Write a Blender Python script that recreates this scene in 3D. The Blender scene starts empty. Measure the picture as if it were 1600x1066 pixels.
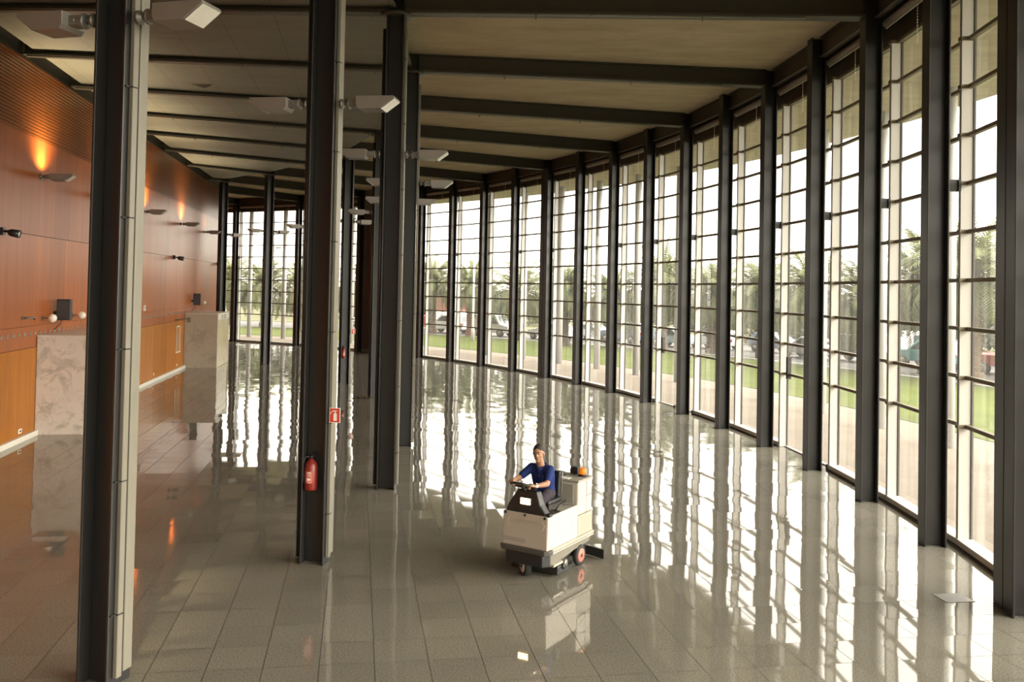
import bpy, bmesh, math, random
from math import sin, cos, pi, atan2, hypot, radians
from mathutils import Vector, Matrix
SC = bpy.context.scene
COL = SC.collection

# ------------------------------------------------------------------ camera
CAM_H = 4.2
F_PX, PITCH, ROLL, SX, SY = 1371.03, 0.021451, 0.019771, -22.01, -110.89
cd = bpy.data.cameras.new('camera'); cam = bpy.data.objects.new('camera', cd); COL.objects.link(cam)
cd.sensor_fit = 'HORIZONTAL'; cd.sensor_width = 36.0
cd.lens = F_PX * 36.0 / 1600.0
cd.shift_x = -SX / 1600.0
cd.shift_y = SY / 1600.0
cd.clip_start = 0.05; cd.clip_end = 600
cam.matrix_world = Matrix.Translation((0, 0, CAM_H)) @ Matrix.Rotation(pi / 2 + PITCH, 4, 'X') @ Matrix.Rotation(ROLL, 4, 'Z')
SC.camera = cam

# ------------------------------------------------------------------ world, exposure
w = bpy.data.worlds.new('world'); SC.world = w; w.use_nodes = True
nt = w.node_tree; nt.nodes.clear()
wo = nt.nodes.new('ShaderNodeOutputWorld'); bg = nt.nodes.new('ShaderNodeBackground')
tc = nt.nodes.new('ShaderNodeTexCoord'); sp = nt.nodes.new('ShaderNodeSeparateXYZ')
cr = nt.nodes.new('ShaderNodeValToRGB')
cr.color_ramp.elements[0].position = 0.0; cr.color_ramp.elements[0].color = (0.80, 0.74, 0.62, 1)
cr.color_ramp.elements[1].position = 0.55; cr.color_ramp.elements[1].color = (1.0, 0.965, 0.88, 1)
nt.links.new(tc.outputs['Generated'], sp.inputs[0]); nt.links.new(sp.outputs['Z'], cr.inputs[0])
dt = nt.nodes.new('ShaderNodeVectorMath'); dt.operation = 'DOT_PRODUCT'; dt.inputs[1].default_value = Vector((.93, -.25, .30)).normalized()
nt.links.new(tc.outputs['Generated'], dt.inputs[0])
mx = nt.nodes.new('ShaderNodeMath'); mx.operation = 'MAXIMUM'; mx.inputs[1].default_value = 0.0; nt.links.new(dt.outputs['Value'], mx.inputs[0])
pw = nt.nodes.new('ShaderNodeMath'); pw.operation = 'POWER'; pw.inputs[1].default_value = 5.0; nt.links.new(mx.outputs[0], pw.inputs[0])
ma = nt.nodes.new('ShaderNodeMath'); ma.operation = 'MULTIPLY_ADD'; ma.inputs[1].default_value = 2.6; ma.inputs[2].default_value = .72; nt.links.new(pw.outputs[0], ma.inputs[0])
nt.links.new(ma.outputs[0], bg.inputs[1]); nt.links.new(cr.outputs[0], bg.inputs[0]); nt.links.new(bg.outputs[0], wo.inputs[0])
SC.view_settings.view_transform = 'Standard'
SC.view_settings.look = 'None'
SC.view_settings.gamma = 1.0
SC.view_settings.use_curve_mapping = False
SC.view_settings.exposure = 3.15
SC.cycles.use_denoising = True
SC.cycles.max_bounces = 8; SC.cycles.diffuse_bounces = 5; SC.cycles.glossy_bounces = 4
SC.cycles.transparent_max_bounces = 16
SC.cycles.caustics_reflective = False; SC.cycles.caustics_refractive = False
SC.cycles.sample_clamp_indirect = 6.0

# ------------------------------------------------------------------ plan of the hall: concentric rings
CX, CY, R, STEP, PHI0, RI = -42.237, 19.574, 49.91, 0.06218, -0.15404, 40.02
ZB, ZC = 9.95, 10.42                       # underside of beams, underside of slab
def ang(k): return PHI0 + STEP * k
def P(k, r, z=0.0):
    a = ang(k); return Vector((CX + r * cos(a), CY + r * sin(a), z))
WX, WY, WS = -12.5, 23.82, -0.1511         # the timber wall, a straight line
def wall_pt(y, off=0.0, z=0.0):            # off = distance out from the wall face into the hall
    n = Vector((1, -WS, 0)).normalized()
    return Vector((WX + WS * (y - WY), y, z)) + n * off
WANG = atan2(1, WS)                        # heading of the wall (direction of increasing y)
def r_wall(k, off=0.0):
    a = ang(k); p0 = wall_pt(0, off); d = Vector((WS, 1, 0))
    # CX + r cos = p0.x + WS*t ; CY + r sin = t
    return (p0.x + WS * (CY) - CX) / (cos(a) - WS * sin(a))
WALL_END = 54.0

# ------------------------------------------------------------------ helpers
class MB:
    def __init__(s): s.v = []; s.f = []; s.sm = []
    def add(s, vs, fs, smooth=False, M=None):
        o = len(s.v)
        for p in vs:
            p = Vector(p); s.v.append(M @ p if M else p)
        for f in fs: s.f.append([i + o for i in f]); s.sm.append(smooth)
        return s
    def box(s, x0, x1, y0, y1, z0, z1, M=None):
        v = [(x0,y0,z0),(x1,y0,z0),(x1,y1,z0),(x0,y1,z0),(x0,y0,z1),(x1,y0,z1),(x1,y1,z1),(x0,y1,z1)]
        return s.add(v, [(0,3,2,1),(4,5,6,7),(0,1,5,4),(1,2,6,5),(2,3,7,6),(3,0,4,7)], False, M)
    def prism(s, poly, z0, z1, M=None):      # poly in xy (counter-clockwise)
        n = len(poly)
        v = [(x, y, z0) for x, y in poly] + [(x, y, z1) for x, y in poly]
        f = [tuple(reversed(range(n))), tuple(range(n, 2 * n))] + [(i, (i + 1) % n, n + (i + 1) % n, n + i) for i in range(n)]
        return s.add(v, f, False, M)
    def tube(s, pts, rad, n=10, cap=True, smooth=True, M=None):
        pts = [Vector(p) for p in pts]
        if not hasattr(rad, '__len__'): rad = [rad] * len(pts)
        vs, fs = [], []; ref = None
        for i, p in enumerate(pts):
            d = (pts[min(i + 1, len(pts) - 1)] - pts[max(i - 1, 0)])
            d = d.normalized() if d.length > 1e-9 else Vector((0, 0, 1))
            if ref is None: ref = Vector((0, 0, 1)) if abs(d.z) < .9 else Vector((1, 0, 0))
            u = d.cross(ref); u.normalize(); ref2 = u.cross(d); ref = ref2
            for j in range(n):
                t = 2 * pi * j / n; vs.append(p + (u * cos(t) + ref2 * sin(t)) * rad[i])
        m = len(pts)
        for i in range(m - 1):
            for j in range(n):
                a, b = i * n + j, i * n + (j + 1) % n; fs.append((a, a + n, b + n, b))
        if cap: fs += [tuple(range(n)), tuple(reversed(range((m - 1) * n, m * n)))]
        return s.add(vs, fs, smooth, M)
    def sphere(s, c, r, nu=16, nv=10, M=None, smooth=True):
        if not hasattr(r, '__len__'): r = (r, r, r)
        vs = [(c[0], c[1], c[2] - r[2])]; fs = []
        for i in range(1, nv):
            a = -pi / 2 + pi * i / nv
            for j in range(nu):
                t = 2 * pi * j / nu; vs.append((c[0] + r[0] * cos(a) * cos(t), c[1] + r[1] * cos(a) * sin(t), c[2] + r[2] * sin(a)))
        vs.append((c[0], c[1], c[2] + r[2])); L = len(vs) - 1
        for j in range(nu):
            fs.append((0, 1 + (j + 1) % nu, 1 + j)); fs.append((L, L - nu + j, L - nu + (j + 1) % nu))
        for i in range(nv - 2):
            for j in range(nu):
                a = 1 + i * nu + j; b = 1 + i * nu + (j + 1) % nu; fs.append((a, b, b + nu, a + nu))
        return s.add(vs, fs, smooth, M)
    def lathe(s, prof, n=24, M=None, smooth=True):   # prof: (r, z)
        vs, fs = [], []
        for r, z in prof:
            for j in range(n): vs.append((r * cos(2*pi*j/n), r * sin(2*pi*j/n), z))
        for i in range(len(prof) - 1):
            for j in range(n):
                a, b = i*n + j, i*n + (j+1) % n; fs.append((a, b, b + n, a + n))
        fs += [tuple(reversed(range(n))), tuple(range((len(prof)-1)*n, len(prof)*n))]
        return s.add(vs, fs, smooth, M)
    def mesh(s, name):
        me = bpy.data.meshes.new(name); me.from_pydata([tuple(p) for p in s.v], [], s.f)
        me.polygons.foreach_set('use_smooth', s.sm); me.update()
        return me
    def build(s, name, mat, parent=None, bevel=0.0, seg=2):
        me = s.mesh(name); me.materials.append(mat)
        bm = bmesh.new(); bm.from_mesh(me); bmesh.ops.recalc_face_normals(bm, faces=bm.faces); bm.to_mesh(me); bm.free()
        o = bpy.data.objects.new(name, me); COL.objects.link(o)
        if parent: o.parent = parent
        if bevel:
            b = o.modifiers.new('bevel', 'BEVEL'); b.width = bevel; b.segments = seg; b.limit_method = 'ANGLE'; b.angle_limit = radians(40)
        return o

def tag(o, label, cat, group=None, kind=None):
    o['label'] = label; o['category'] = cat
    if group: o['group'] = group
    if kind: o['kind'] = kind
    return o
def struct(o, label=None, cat=None):
    o['kind'] = 'structure'
    if label: o['label'] = label; o['category'] = cat
    return o
def thing(name, label, cat, loc=(0, 0, 0), rz=0.0, group=None):
    o = bpy.data.objects.new(name, None); o.empty_display_size = .2
    o.location = loc; o.rotation_euler = (0, 0, rz); COL.objects.link(o)
    return tag(o, label, cat, group)
def copy_tree(o, parent=None):
    c = o.copy(); COL.objects.link(c)
    if parent: c.parent = parent
    for ch in o.children: copy_tree(ch, c)
    return c
ORD = ['zeroth','first','second','third','fourth','fifth','sixth','seventh','eighth','ninth','tenth','eleventh','twelfth','thirteenth','fourteenth',
       'fifteenth','sixteenth','seventeenth','eighteenth','nineteenth','twentieth','twenty-first','twenty-second','twenty-third','twenty-fourth','twenty-fifth','twenty-sixth','twenty-seventh']

# ------------------------------------------------------------------ materials
def newmat(name):
    m = bpy.data.materials.new(name); m.use_nodes = True; nt = m.node_tree
    return m, nt, nt.nodes['Principled BSDF']
def N(nt, t, **kw):
    n = nt.nodes.new('ShaderNode' + t)
    for k, v in kw.items(): setattr(n, k, v)
    return n
def L(nt, a, b): nt.links.new(a, b)
def math_(nt, op, a, b=None, c=None):
    n = N(nt, 'Math', operation=op)
    for i, x in enumerate((a, b, c)):
        if x is None: continue
        if isinstance(x, (int, float)): n.inputs[i].default_value = x
        else: L(nt, x, n.inputs[i])
    return n.outputs[0]
def mixc(nt, fac, a, b, mode='MIX'):
    n = N(nt, 'Mix', data_type='RGBA', blend_type=mode)
    for i, x in ((0, fac), (6, a), (7, b)):
        if isinstance(x, (int, float)): n.inputs[i].default_value = x
        elif isinstance(x, tuple): n.inputs[i].default_value = (x + (1,))[:4]
        else: L(nt, x, n.inputs[i])
    return n.outputs[2]
def ramp(nt, fac, stops):
    n = N(nt, 'ValToRGB'); e = n.color_ramp.elements
    while len(e) < len(stops): e.new(.5)
    for i, (p, c) in enumerate(stops): e[i].position = p; e[i].color = (c + (1,))[:4]
    L(nt, fac, n.inputs[0]); return n.outputs[0]
def noise(nt, vec, scale, detail=3, rough=.5):
    n = N(nt, 'TexNoise'); n.inputs['Scale'].default_value = scale; n.inputs['Detail'].default_value = detail; n.inputs['Roughness'].default_value = rough
    if vec is not None: L(nt, vec, n.inputs['Vector'])
    return n
def plain(name, col, rough=.5, metal=0.0, var=.12, scale=6, spec=.5, bump=0.0):
    m, nt, b = newmat(name)
    t = N(nt, 'TexCoord'); n = noise(nt, t.outputs['Object'], scale)
    c = mixc(nt, n.outputs[0], tuple(max(0, x * (1 - var)) for x in col), tuple(min(1, x * (1 + var)) for x in col))
    L(nt, c, b.inputs['Base Color']); b.inputs['Roughness'].default_value = rough; b.inputs['Metallic'].default_value = metal
    b.inputs['Specular IOR Level'].default_value = spec
    if bump:
        bp = N(nt, 'Bump'); bp.inputs['Strength'].default_value = bump; bp.inputs['Distance'].default_value = .02
        L(nt, n.outputs[0], bp.inputs['Height']); L(nt, bp.outputs[0], b.inputs['Normal'])
    return m
def emis(name, col, strength):
    m, nt, b = newmat(name); b.inputs['Base Color'].default_value = col + (1,)
    b.inputs['Emission Color'].default_value = col + (1,); b.inputs['Emission Strength'].default_value = strength
    return m
def mat_floor():
    m, nt, b = newmat('polished_granite')
    g = N(nt, 'NewGeometry'); pos = g.outputs['Position']
    mp = N(nt, 'Mapping'); mp.vector_type = 'TEXTURE'
    a = radians(9.0); mp.inputs['Rotation'].default_value = (0, 0, a)
    L(nt, pos, mp.inputs[0])
    s = N(nt, 'SeparateXYZ'); L(nt, mp.outputs[0], s.inputs[0])
    T = .605
    u = math_(nt, 'DIVIDE', math_(nt, 'SUBTRACT', s.outputs[0], .27), T)
    v = math_(nt, 'DIVIDE', math_(nt, 'SUBTRACT', s.outputs[1], 9.972), T)
    def joint(x, wd):
        fr = math_(nt, 'FRACT', x); d = math_(nt, 'ABSOLUTE', math_(nt, 'SUBTRACT', fr, .5))
        return math_(nt, 'GREATER_THAN', d, .5 - wd)
    ju, jv = joint(u, .0068), joint(v, .0068)
    cmb = N(nt, 'CombineXYZ'); L(nt, math_(nt, 'FLOOR', u), cmb.inputs[0]); L(nt, math_(nt, 'FLOOR', v), cmb.inputs[1])
    wn = N(nt, 'TexWhiteNoise'); L(nt, cmb.outputs[0], wn.inputs['Vector'])
    n1 = noise(nt, pos, 48, 4, .75); n2 = noise(nt, pos, 130, 2, .6); n3 = noise(nt, pos, .35, 3)
    sp_ = ramp(nt, n1.outputs[0], [(.32, (.062, .056, .044)), (.5, (.20, .183, .145)), (.68, (.34, .312, .252))])
    sp2 = ramp(nt, n2.outputs[0], [(.38, (.055, .05, .04)), (.6, (.27, .248, .198))])
    c = mixc(nt, .4, sp_, sp2)
    tv = math_(nt, 'MULTIPLY_ADD', wn.outputs[0], .14, .93)
    big = math_(nt, 'MULTIPLY_ADD', n3.outputs[0], .3, .85)
    tvc = N(nt, 'CombineColor'); 
    tt = math_(nt, 'MULTIPLY', tv, big)
    for i in range(3): L(nt, tt, tvc.inputs[i])
    c = mixc(nt, 1.0, c, tvc.outputs[0], 'MULTIPLY')
    c = mixc(nt, math_(nt, 'MULTIPLY', jv, 1.0), c, (.02, .018, .015))
    c = mixc(nt, ju, c, (.012, .011, .009))
    L(nt, c, b.inputs['Base Color'])
    jj = math_(nt, 'MAXIMUM', ju, jv)
    rr = math_(nt, 'MULTIPLY_ADD', jj, .45, .035); L(nt, rr, b.inputs['Roughness'])
    b.inputs['IOR'].default_value = 1.65
    # each slab lies a hair out of level; faint polishing waves
    sub = N(nt, 'VectorMath', operation='SUBTRACT'); L(nt, wn.outputs['Color'], sub.inputs[0]); sub.inputs[1].default_value = (.5, .5, .5)
    scl = N(nt, 'VectorMath', operation='MULTIPLY'); L(nt, sub.outputs[0], scl.inputs[0]); scl.inputs[1].default_value = (.0120, .0120, 0)
    nw = noise(nt, pos, .9, 1, .4); sub2 = N(nt, 'VectorMath', operation='SUBTRACT'); L(nt, nw.outputs['Color'], sub2.inputs[0]); sub2.inputs[1].default_value = (.5, .5, .5)
    scl2 = N(nt, 'VectorMath', operation='MULTIPLY'); L(nt, sub2.outputs[0], scl2.inputs[0]); scl2.inputs[1].default_value = (.0075, .0075, 0)
    a1 = N(nt, 'VectorMath', operation='ADD'); L(nt, g.outputs['Normal'], a1.inputs[0]); L(nt, scl.outputs[0], a1.inputs[1])
    a2 = N(nt, 'VectorMath', operation='ADD'); L(nt, a1.outputs[0], a2.inputs[0]); L(nt, scl2.outputs[0], a2.inputs[1])
    nn = N(nt, 'VectorMath', operation='NORMALIZE'); L(nt, a2.outputs[0], nn.inputs[0]); L(nt, nn.outputs[0], b.inputs['Normal'])
    return m
def mat_wood(name, c1, c2, pw, rough=.3, zoff=0.0, gap=True):
    m, nt, b = newmat(name)
    g = N(nt, 'NewGeometry'); mp = N(nt, 'Mapping'); mp.vector_type = 'TEXTURE'
    mp.inputs['Rotation'].default_value = (0, 0, WANG); mp.inputs['Location'].default_value = (WX, WY, 0)
    L(nt, g.outputs['Position'], mp.inputs[0])
    s = N(nt, 'SeparateXYZ'); L(nt, mp.outputs[0], s.inputs[0])
    u = math_(nt, 'DIVIDE', math_(nt, 'ADD', s.outputs[0], zoff), pw)
    cell = math_(nt, 'FLOOR', u)
    wn = N(nt, 'TexWhiteNoise', noise_dimensions='1D'); L(nt, cell, wn.inputs['W'])
    cv = N(nt, 'CombineXYZ'); L(nt, math_(nt, 'MULTIPLY', s.outputs[0], 3.2), cv.inputs[0]); L(nt, math_(nt, 'MULTIPLY', s.outputs[2], .16), cv.inputs[2]); L(nt, math_(nt, 'MULTIPLY', wn.outputs[0], 40.), cv.inputs[1])
    n1 = noise(nt, cv.outputs[0], 1.0, 5, .62); n2 = noise(nt, cv.outputs[0], 5.5, 3, .6)
    f = math_(nt, 'ADD', math_(nt, 'MULTIPLY', n1.outputs[0], .75), math_(nt, 'MULTIPLY', n2.outputs[0], .3))
    c = ramp(nt, f, [(.32, c1), (.52, tuple((x + y) / 2 for x, y in zip(c1, c2))), (.74, c2)])
    tv = math_(nt, 'MULTIPLY_ADD', wn.outputs[0], .3, .85); cc = N(nt, 'CombineColor')
    for i in range(3): L(nt, tv, cc.inputs[i])
    c = mixc(nt, 1.0, c, cc.outputs[0], 'MULTIPLY')
    if gap:
        fr = math_(nt, 'FRACT', u); d = math_(nt, 'ABSOLUTE', math_(nt, 'SUBTRACT', fr, .5)); jt = math_(nt, 'GREATER_THAN', d, .5 - .006 / pw)
        c = mixc(nt, math_(nt, 'MULTIPLY', jt, .8), c, (.03, .012, .005))
    L(nt, c, b.inputs['Base Color']); b.inputs['Roughness'].default_value = rough
    b.inputs['Specular IOR Level'].default_value = .28
    return m
def mat_marble(name, base, vein, scale=1.0):
    m, nt, b = newmat(name); t = N(nt, 'TexCoord')
    mp = N(nt, 'Mapping'); mp.inputs['Rotation'].default_value = (.5, .6, .7); mp.inputs['Scale'].default_value = (1.0, 3.2, 1.0); L(nt, t.outputs['Object'], mp.inputs[0])
    n0 = noise(nt, t.outputs['Object'], .9 * scale, 3, .6); n1 = noise(nt, mp.outputs[0], 1.5 * scale, 6, .68)
    n1.inputs['Distortion'].default_value = 1.1
    f = math_(nt, 'MULTIPLY', ramp(nt, n1.outputs[0], [(.46, (0, 0, 0)), (.58, (1, 1, 1)), (.75, (.4, .4, .4))]), ramp(nt, n0.outputs[0], [(.36, (.1, .1, .1)), (.56, (1, 1, 1))]))
    c = mixc(nt, math_(nt, 'MULTIPLY', f, .8), base, vein)
    L(nt, c, b.inputs['Base Color']); b.inputs['Roughness'].default_value = .25
    return m
def mat_concrete(name, c1, c2, rough=.85, seam=None):
    m, nt, b = newmat(name); g = N(nt, 'NewGeometry')
    mp = N(nt, 'Mapping'); mp.inputs['Scale'].default_value = (.5, 1.6, 1); L(nt, g.outputs['Position'], mp.inputs[0])
    n1 = noise(nt, mp.outputs[0], 1.3, 6, .65); n2 = noise(nt, g.outputs['Position'], 14, 3)
    f = math_(nt, 'ADD', math_(nt, 'MULTIPLY', n1.outputs[0], .8), math_(nt, 'MULTIPLY', n2.outputs[0], .2))
    c = ramp(nt, f, [(.35, c1), (.65, c2)])
    if seam:
        mr = N(nt, 'Mapping'); mr.vector_type = 'TEXTURE'; mr.inputs['Rotation'].default_value = (0, 0, WANG); L(nt, g.outputs['Position'], mr.inputs[0])
        s = N(nt, 'SeparateXYZ'); L(nt, mr.outputs[0], s.inputs[0])
        for ax, wd, o in ((1, seam[0], seam[2]), (0, seam[1], 0)):
            if not wd: continue
            fr = math_(nt, 'FRACT', math_(nt, 'DIVIDE', math_(nt, 'ADD', s.outputs[ax], o), wd)); d = math_(nt, 'ABSOLUTE', math_(nt, 'SUBTRACT', fr, .5))
            c = mixc(nt, math_(nt, 'MULTIPLY', math_(nt, 'GREATER_THAN', d, .5 - .008 / wd), .6), c, (.03, .028, .022))
    L(nt, c, b.inputs['Base Color']); b.inputs['Roughness'].default_value = rough
    bp = N(nt, 'Bump'); bp.inputs['Strength'].default_value = .15; bp.inputs['Distance'].default_value = .02; L(nt, n1.outputs[0], bp.inputs['Height']); L(nt, bp.outputs[0], b.inputs['Normal'])
    return m
def mat_glass():
    m, nt, b = newmat('window_glass'); nt.nodes.remove(b); out = nt.nodes['Material Output']
    tr = N(nt, 'BsdfTransparent'); tr.inputs[0].default_value = (.945, .94, .92, 1)
    gl = N(nt, 'BsdfGlossy'); gl.inputs['Roughness'].default_value = .01
    df = N(nt, 'BsdfTranslucent'); df.inputs[0].default_value = (.9, .88, .8, 1)
    lw = N(nt, 'LayerWeight'); lw.inputs['Blend'].default_value = .5
    fr_ = math_(nt, 'MULTIPLY_ADD', math_(nt, 'POWER', lw.outputs['Facing'], 5.0), .85, .05)
    g = N(nt, 'NewGeometry'); mp = N(nt, 'Mapping'); mp.inputs['Scale'].default_value = (2.6, 2.6, .10); L(nt, g.outputs['Position'], mp.inputs[0])
    n = noise(nt, mp.outputs[0], 2.0, 4, .65)
    f = math_(nt, 'MULTIPLY', ramp(nt, n.outputs[0], [(.42, (.25, .25, .25)), (.72, (1, 1, 1))]), .085)
    m1 = N(nt, 'MixShader'); L(nt, f, m1.inputs[0]); L(nt, tr.outputs[0], m1.inputs[1]); L(nt, df.outputs[0], m1.inputs[2])
    m2 = N(nt, 'MixShader'); L(nt, fr_, m2.inputs[0]); L(nt, m1.outputs[0], m2.inputs[1]); L(nt, gl.outputs[0], m2.inputs[2])
    L(nt, m2.outputs[0], out.inputs[0]); return m
def mat_ground(name, stops, scale, rough=.95, scale2=None, bump=0):
    m, nt, b = newmat(name); g = N(nt, 'NewGeometry')
    n1 = noise(nt, g.outputs['Position'], scale, 5, .65); n2 = noise(nt, g.outputs['Position'], scale2 or scale * 14, 3, .7)
    f = math_(nt, 'ADD', math_(nt, 'MULTIPLY', n1.outputs[0], .55), math_(nt, 'MULTIPLY', n2.outputs[0], .45))
    L(nt, ramp(nt, f, stops), b.inputs['Base Color']); b.inputs['Roughness'].default_value = rough; b.inputs['Specular IOR Level'].default_value = .15
    return m
def mat_leaf(name, c1, c2):
    m, nt, b = newmat(name); g = N(nt, 'NewGeometry'); n = noise(nt, g.outputs['Position'], 2.2, 3)
    c = ramp(nt, n.outputs[0], [(.3, c1), (.7, c2)]); L(nt, c, b.inputs['Base Color']); b.inputs['Roughness'].default_value = .55
    out = nt.nodes['Material Output']; t = N(nt, 'BsdfTranslucent'); L(nt, c, t.inputs[0])
    mx = N(nt, 'MixShader'); mx.inputs[0].default_value = .3; L(nt, b.outputs[0], mx.inputs[1]); L(nt, t.outputs[0], mx.inputs[2]); L(nt, mx.outputs[0], out.inputs[0])
    return m

M = {}
M['floor'] = mat_floor()
M['steel'] = plain('dark_painted_steel', (.0175, .0163, .0155), .36, 0, .15, 3, .5)
M['beam'] = plain('beam_paint', (.052, .047, .038), .45, 0, .15, 3, .4)
M['trunk'] = plain('cable_trunking', (.18, .165, .13), .4, 0, .08, 4)
M['jointdark'] = plain('joint_dark', (.02, .02, .018), .6)
M['slab'] = mat_concrete('fair_faced_concrete', (.34, .285, .19), (.46, .39, .27))
M['panelc'] = mat_concrete('ceiling_panel', (.165, .17, .148), (.205, .21, .185), .6, (1.22, 2.44, .35))
M['wood_low'] = mat_wood('timber_lower', (.26, .080, .006), (.48, .170, .011), 1.22, .3)
M['wood_mid'] = mat_wood('timber_middle', (.235, .063, .016), (.40, .118, .032), 1.22, .3, .4)
M['wood_up'] = mat_wood('timber_upper', (.21, .056, .015), (.33, .098, .028), 1.22, .32, .1)
M['wood_rib'] = mat_wood('timber_ribbed', (.135, .040, .008), (.22, .068, .014), 2.44, .3, .1, False)
M['marble'] = mat_marble('pale_marble', (.66, .60, .54), (.38, .34, .30), 1.7)
M['marble2'] = mat_marble('grey_marble', (.46, .42, .35), (.33, .30, .25), .8)
M['marble_y'] = mat_marble('gold_marble', (.50, .42, .25), (.33, .26, .13), 1.3)
M['stone_white'] = plain('white_stone', (.66, .63, .55), .5)
M['mullion'] = plain('white_aluminium', (.52, .50, .46), .4, 0, .05, 2)
M['bar'] = plain('bronze_aluminium', (.20, .17, .115), .45, .1, .1, 4)
M['gasket'] = plain('dark_gasket', (.05, .045, .04), .6)
M['head'] = plain('head_panel', (.05, .045, .032), .6)
M['blind'] = plain('grey_blind', (.22, .21, .19), .6)
M['glass'] = mat_glass()
M['canopy'] = mat_concrete('canopy_concrete', (.38, .325, .235), (.50, .43, .32))
M['post'] = plain('grey_post', (.40, .40, .39), .6, 0, .1, 2)
M['paving'] = mat_ground('pale_paving', [(.35, (.185, .150, .118)), (.65, (.245, .205, .165))], .6)
M['grass'] = mat_ground('lawn_grass', [(.3, (.040, .056, .008)), (.5, (.075, .094, .016)), (.7, (.115, .132, .032))], .5, 1.0, 22)
M['asphalt'] = mat_ground('asphalt', [(.35, (.09, .087, .085)), (.65, (.125, .12, .118))], .5)
M['earth'] = mat_ground('dry_ground', [(.35, (.06, .065, .022)), (.65, (.12, .11, .06))], .15)
M['palm_leaf'] = mat_leaf('palm_leaf', (.065, .082, .022), (.150, .165, .058))
M['palm_bark'] = plain('palm_bark', (.12, .085, .06), .9, 0, .35, 9, .2, .6)
M['palm_red'] = plain('dry_palm_bark', (.20, .11, .075), .9, 0, .3, 9, .2, .6)
M['leaf'] = mat_leaf('tree_leaf', (.024, .032, .010), (.052, .058, .021))
M['bark'] = plain('bark', (.12, .09, .06), .9, 0, .3, 8)
M['lamp'] = plain('lamp_grey_metal', (.24, .22, .20), .42, .3, .06, 5)
M['lamp_lens'] = plain('lamp_lens', (.62, .60, .54), .25)
M['lampbr'] = plain('lamp_bracket', (.20, .19, .175), .4, .5)
M['black'] = plain('black_plastic', (.012, .012, .013), .4)
M['rubber'] = plain('rubber', (.018, .017, .016), .75)
M['red'] = plain('red_enamel', (.20, .020, .014), .35)
M['signred'] = plain('sign_red', (.55, .05, .02), .5)
M['white'] = plain('white_paint', (.78, .76, .70), .5)
M['globe'] = plain('opal_globe', (.82, .79, .70), .25)

# ------------------------------------------------------------------ floor, ceilings, walls
K0, K1 = -5.6, 24.0
def arc(r, ka, kb, n): return [P(ka + (kb - ka) * i / n, r) for i in range(n + 1)]
yb = -3.4
def flat_poly(pts, z0, z1):
    mb = MB(); mb.prism([(p.x, p.y) for p in pts], z0, z1); return mb
RG = R + 0.52                                # glass line
end = wall_pt(WALL_END, 0)
fl = arc(RG + .12, K0, K1, 90)
fl += [wall_pt(WALL_END + 6, -8), wall_pt(WALL_END, -.4), wall_pt(yb, -.4)]
struct(flat_poly(fl, -.25, 0.0).build('floor', M['floor']), 'polished grey granite tiled floor of the curved hall', 'floor')
# concrete slab overhead
sl = arc(RG + .5, K0, K1, 90) + [wall_pt(WALL_END + 6, -8), wall_pt(WALL_END, -.4), wall_pt(yb, -.4)]
struct(flat_poly(sl, ZC, ZC + .35).build('ceiling', M['slab']), 'beige concrete ceiling slab between the dark beams along the glass', 'ceiling')
# lowered grey panels between wall and inner columns
pm = MB()
for k in range(-4, 18, 2):
    ka = max(k, -3.6)
    a_, b_, c_, d_ = P(ka, RI - .02), P(k + 2, RI - .02), P(k + 2, min(r_wall(k + 2, .30), RI - .04)), P(ka, r_wall(ka, .30))
    if b_.y > wall_pt(WALL_END).y + 2: break
    pm.prism([(p.x, p.y) for p in (a_, b_, c_, d_)], ZB + .13, ZB + .2)
struct(pm.build('ceiling', M['panelc']), 'lowered grey panel ceiling between the timber wall and the inner columns', 'ceiling')

# timber wall
wl = thing('wall_left', 'tall orange timber panelled wall on the left', 'wall', (WX, WY, 0), WANG); wl['kind'] = 'structure'
# local x runs along the wall, local -y points into the hall
X0, X1 = (yb - WY) * hypot(1, WS), (WALL_END - WY) * hypot(1, WS)
MB().box(X0, X1, 0, .35, 0, ZC).build('backing', M['jointdark'], wl)
MB().box(X0, X1, -.045, .0, .12, 2.38).build('lower_panels', M['wood_low'], wl)
MB().box(X0, X1, -.035, .0, 2.392, 2.96).build('slotted_band', M['wood_mid'], wl)
MB().box(X0, X1, -.045, .0, 2.972, 5.38).build('middle_panels', M['wood_mid'], wl)
MB().box(X0, X1, -.045, .0, 5.395, 7.98).build('upper_panels', M['wood_up'], wl)
rb = MB(); z = 7.99
while z < 9.82:
    rb.add([(X0, -.045, z), (X1, -.045, z), (X1, -.045, z + .055), (X0, -.045, z + .055), (X0, -.012, z + .065), (X1, -.012, z + .065), (X1, -.012, z + .085), (X0, -.012, z + .085), (X0, 0.0, z), (X1, 0, z), (X0, -.045, z + .09), (X1, -.045, z + .09)],
           [(0, 1, 2, 3), (3, 2, 5, 4), (4, 5, 7, 6), (6, 7, 11, 10)])
    z += .09
rb.build('ribbed_panels', M['wood_rib'], wl)
ho = MB(); x = X0 + 20
while x < X1 - 6:
    ho.lathe([(.062, 0), (.062, .012), (.045, .012), (.045, .004), (0.001, .004)], 14, Matrix.Translation((x, -.035, 2.76)) @ Matrix.Rotation(pi / 2, 4, 'X'))
    x += .37
hb = ho.build('vent_rings', M['lamp'], wl)
bb = MB(); bb.box(X0, X1, -.14, 0, 0, .14, Matrix.Identity(4))
o = bb.build('baseboard_left', M['stone_white']); o.location = (WX, WY, 0); o.rotation_euler.z = WANG
struct(o, 'pale stone skirting along the foot of the timber wall', 'baseboard')
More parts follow.
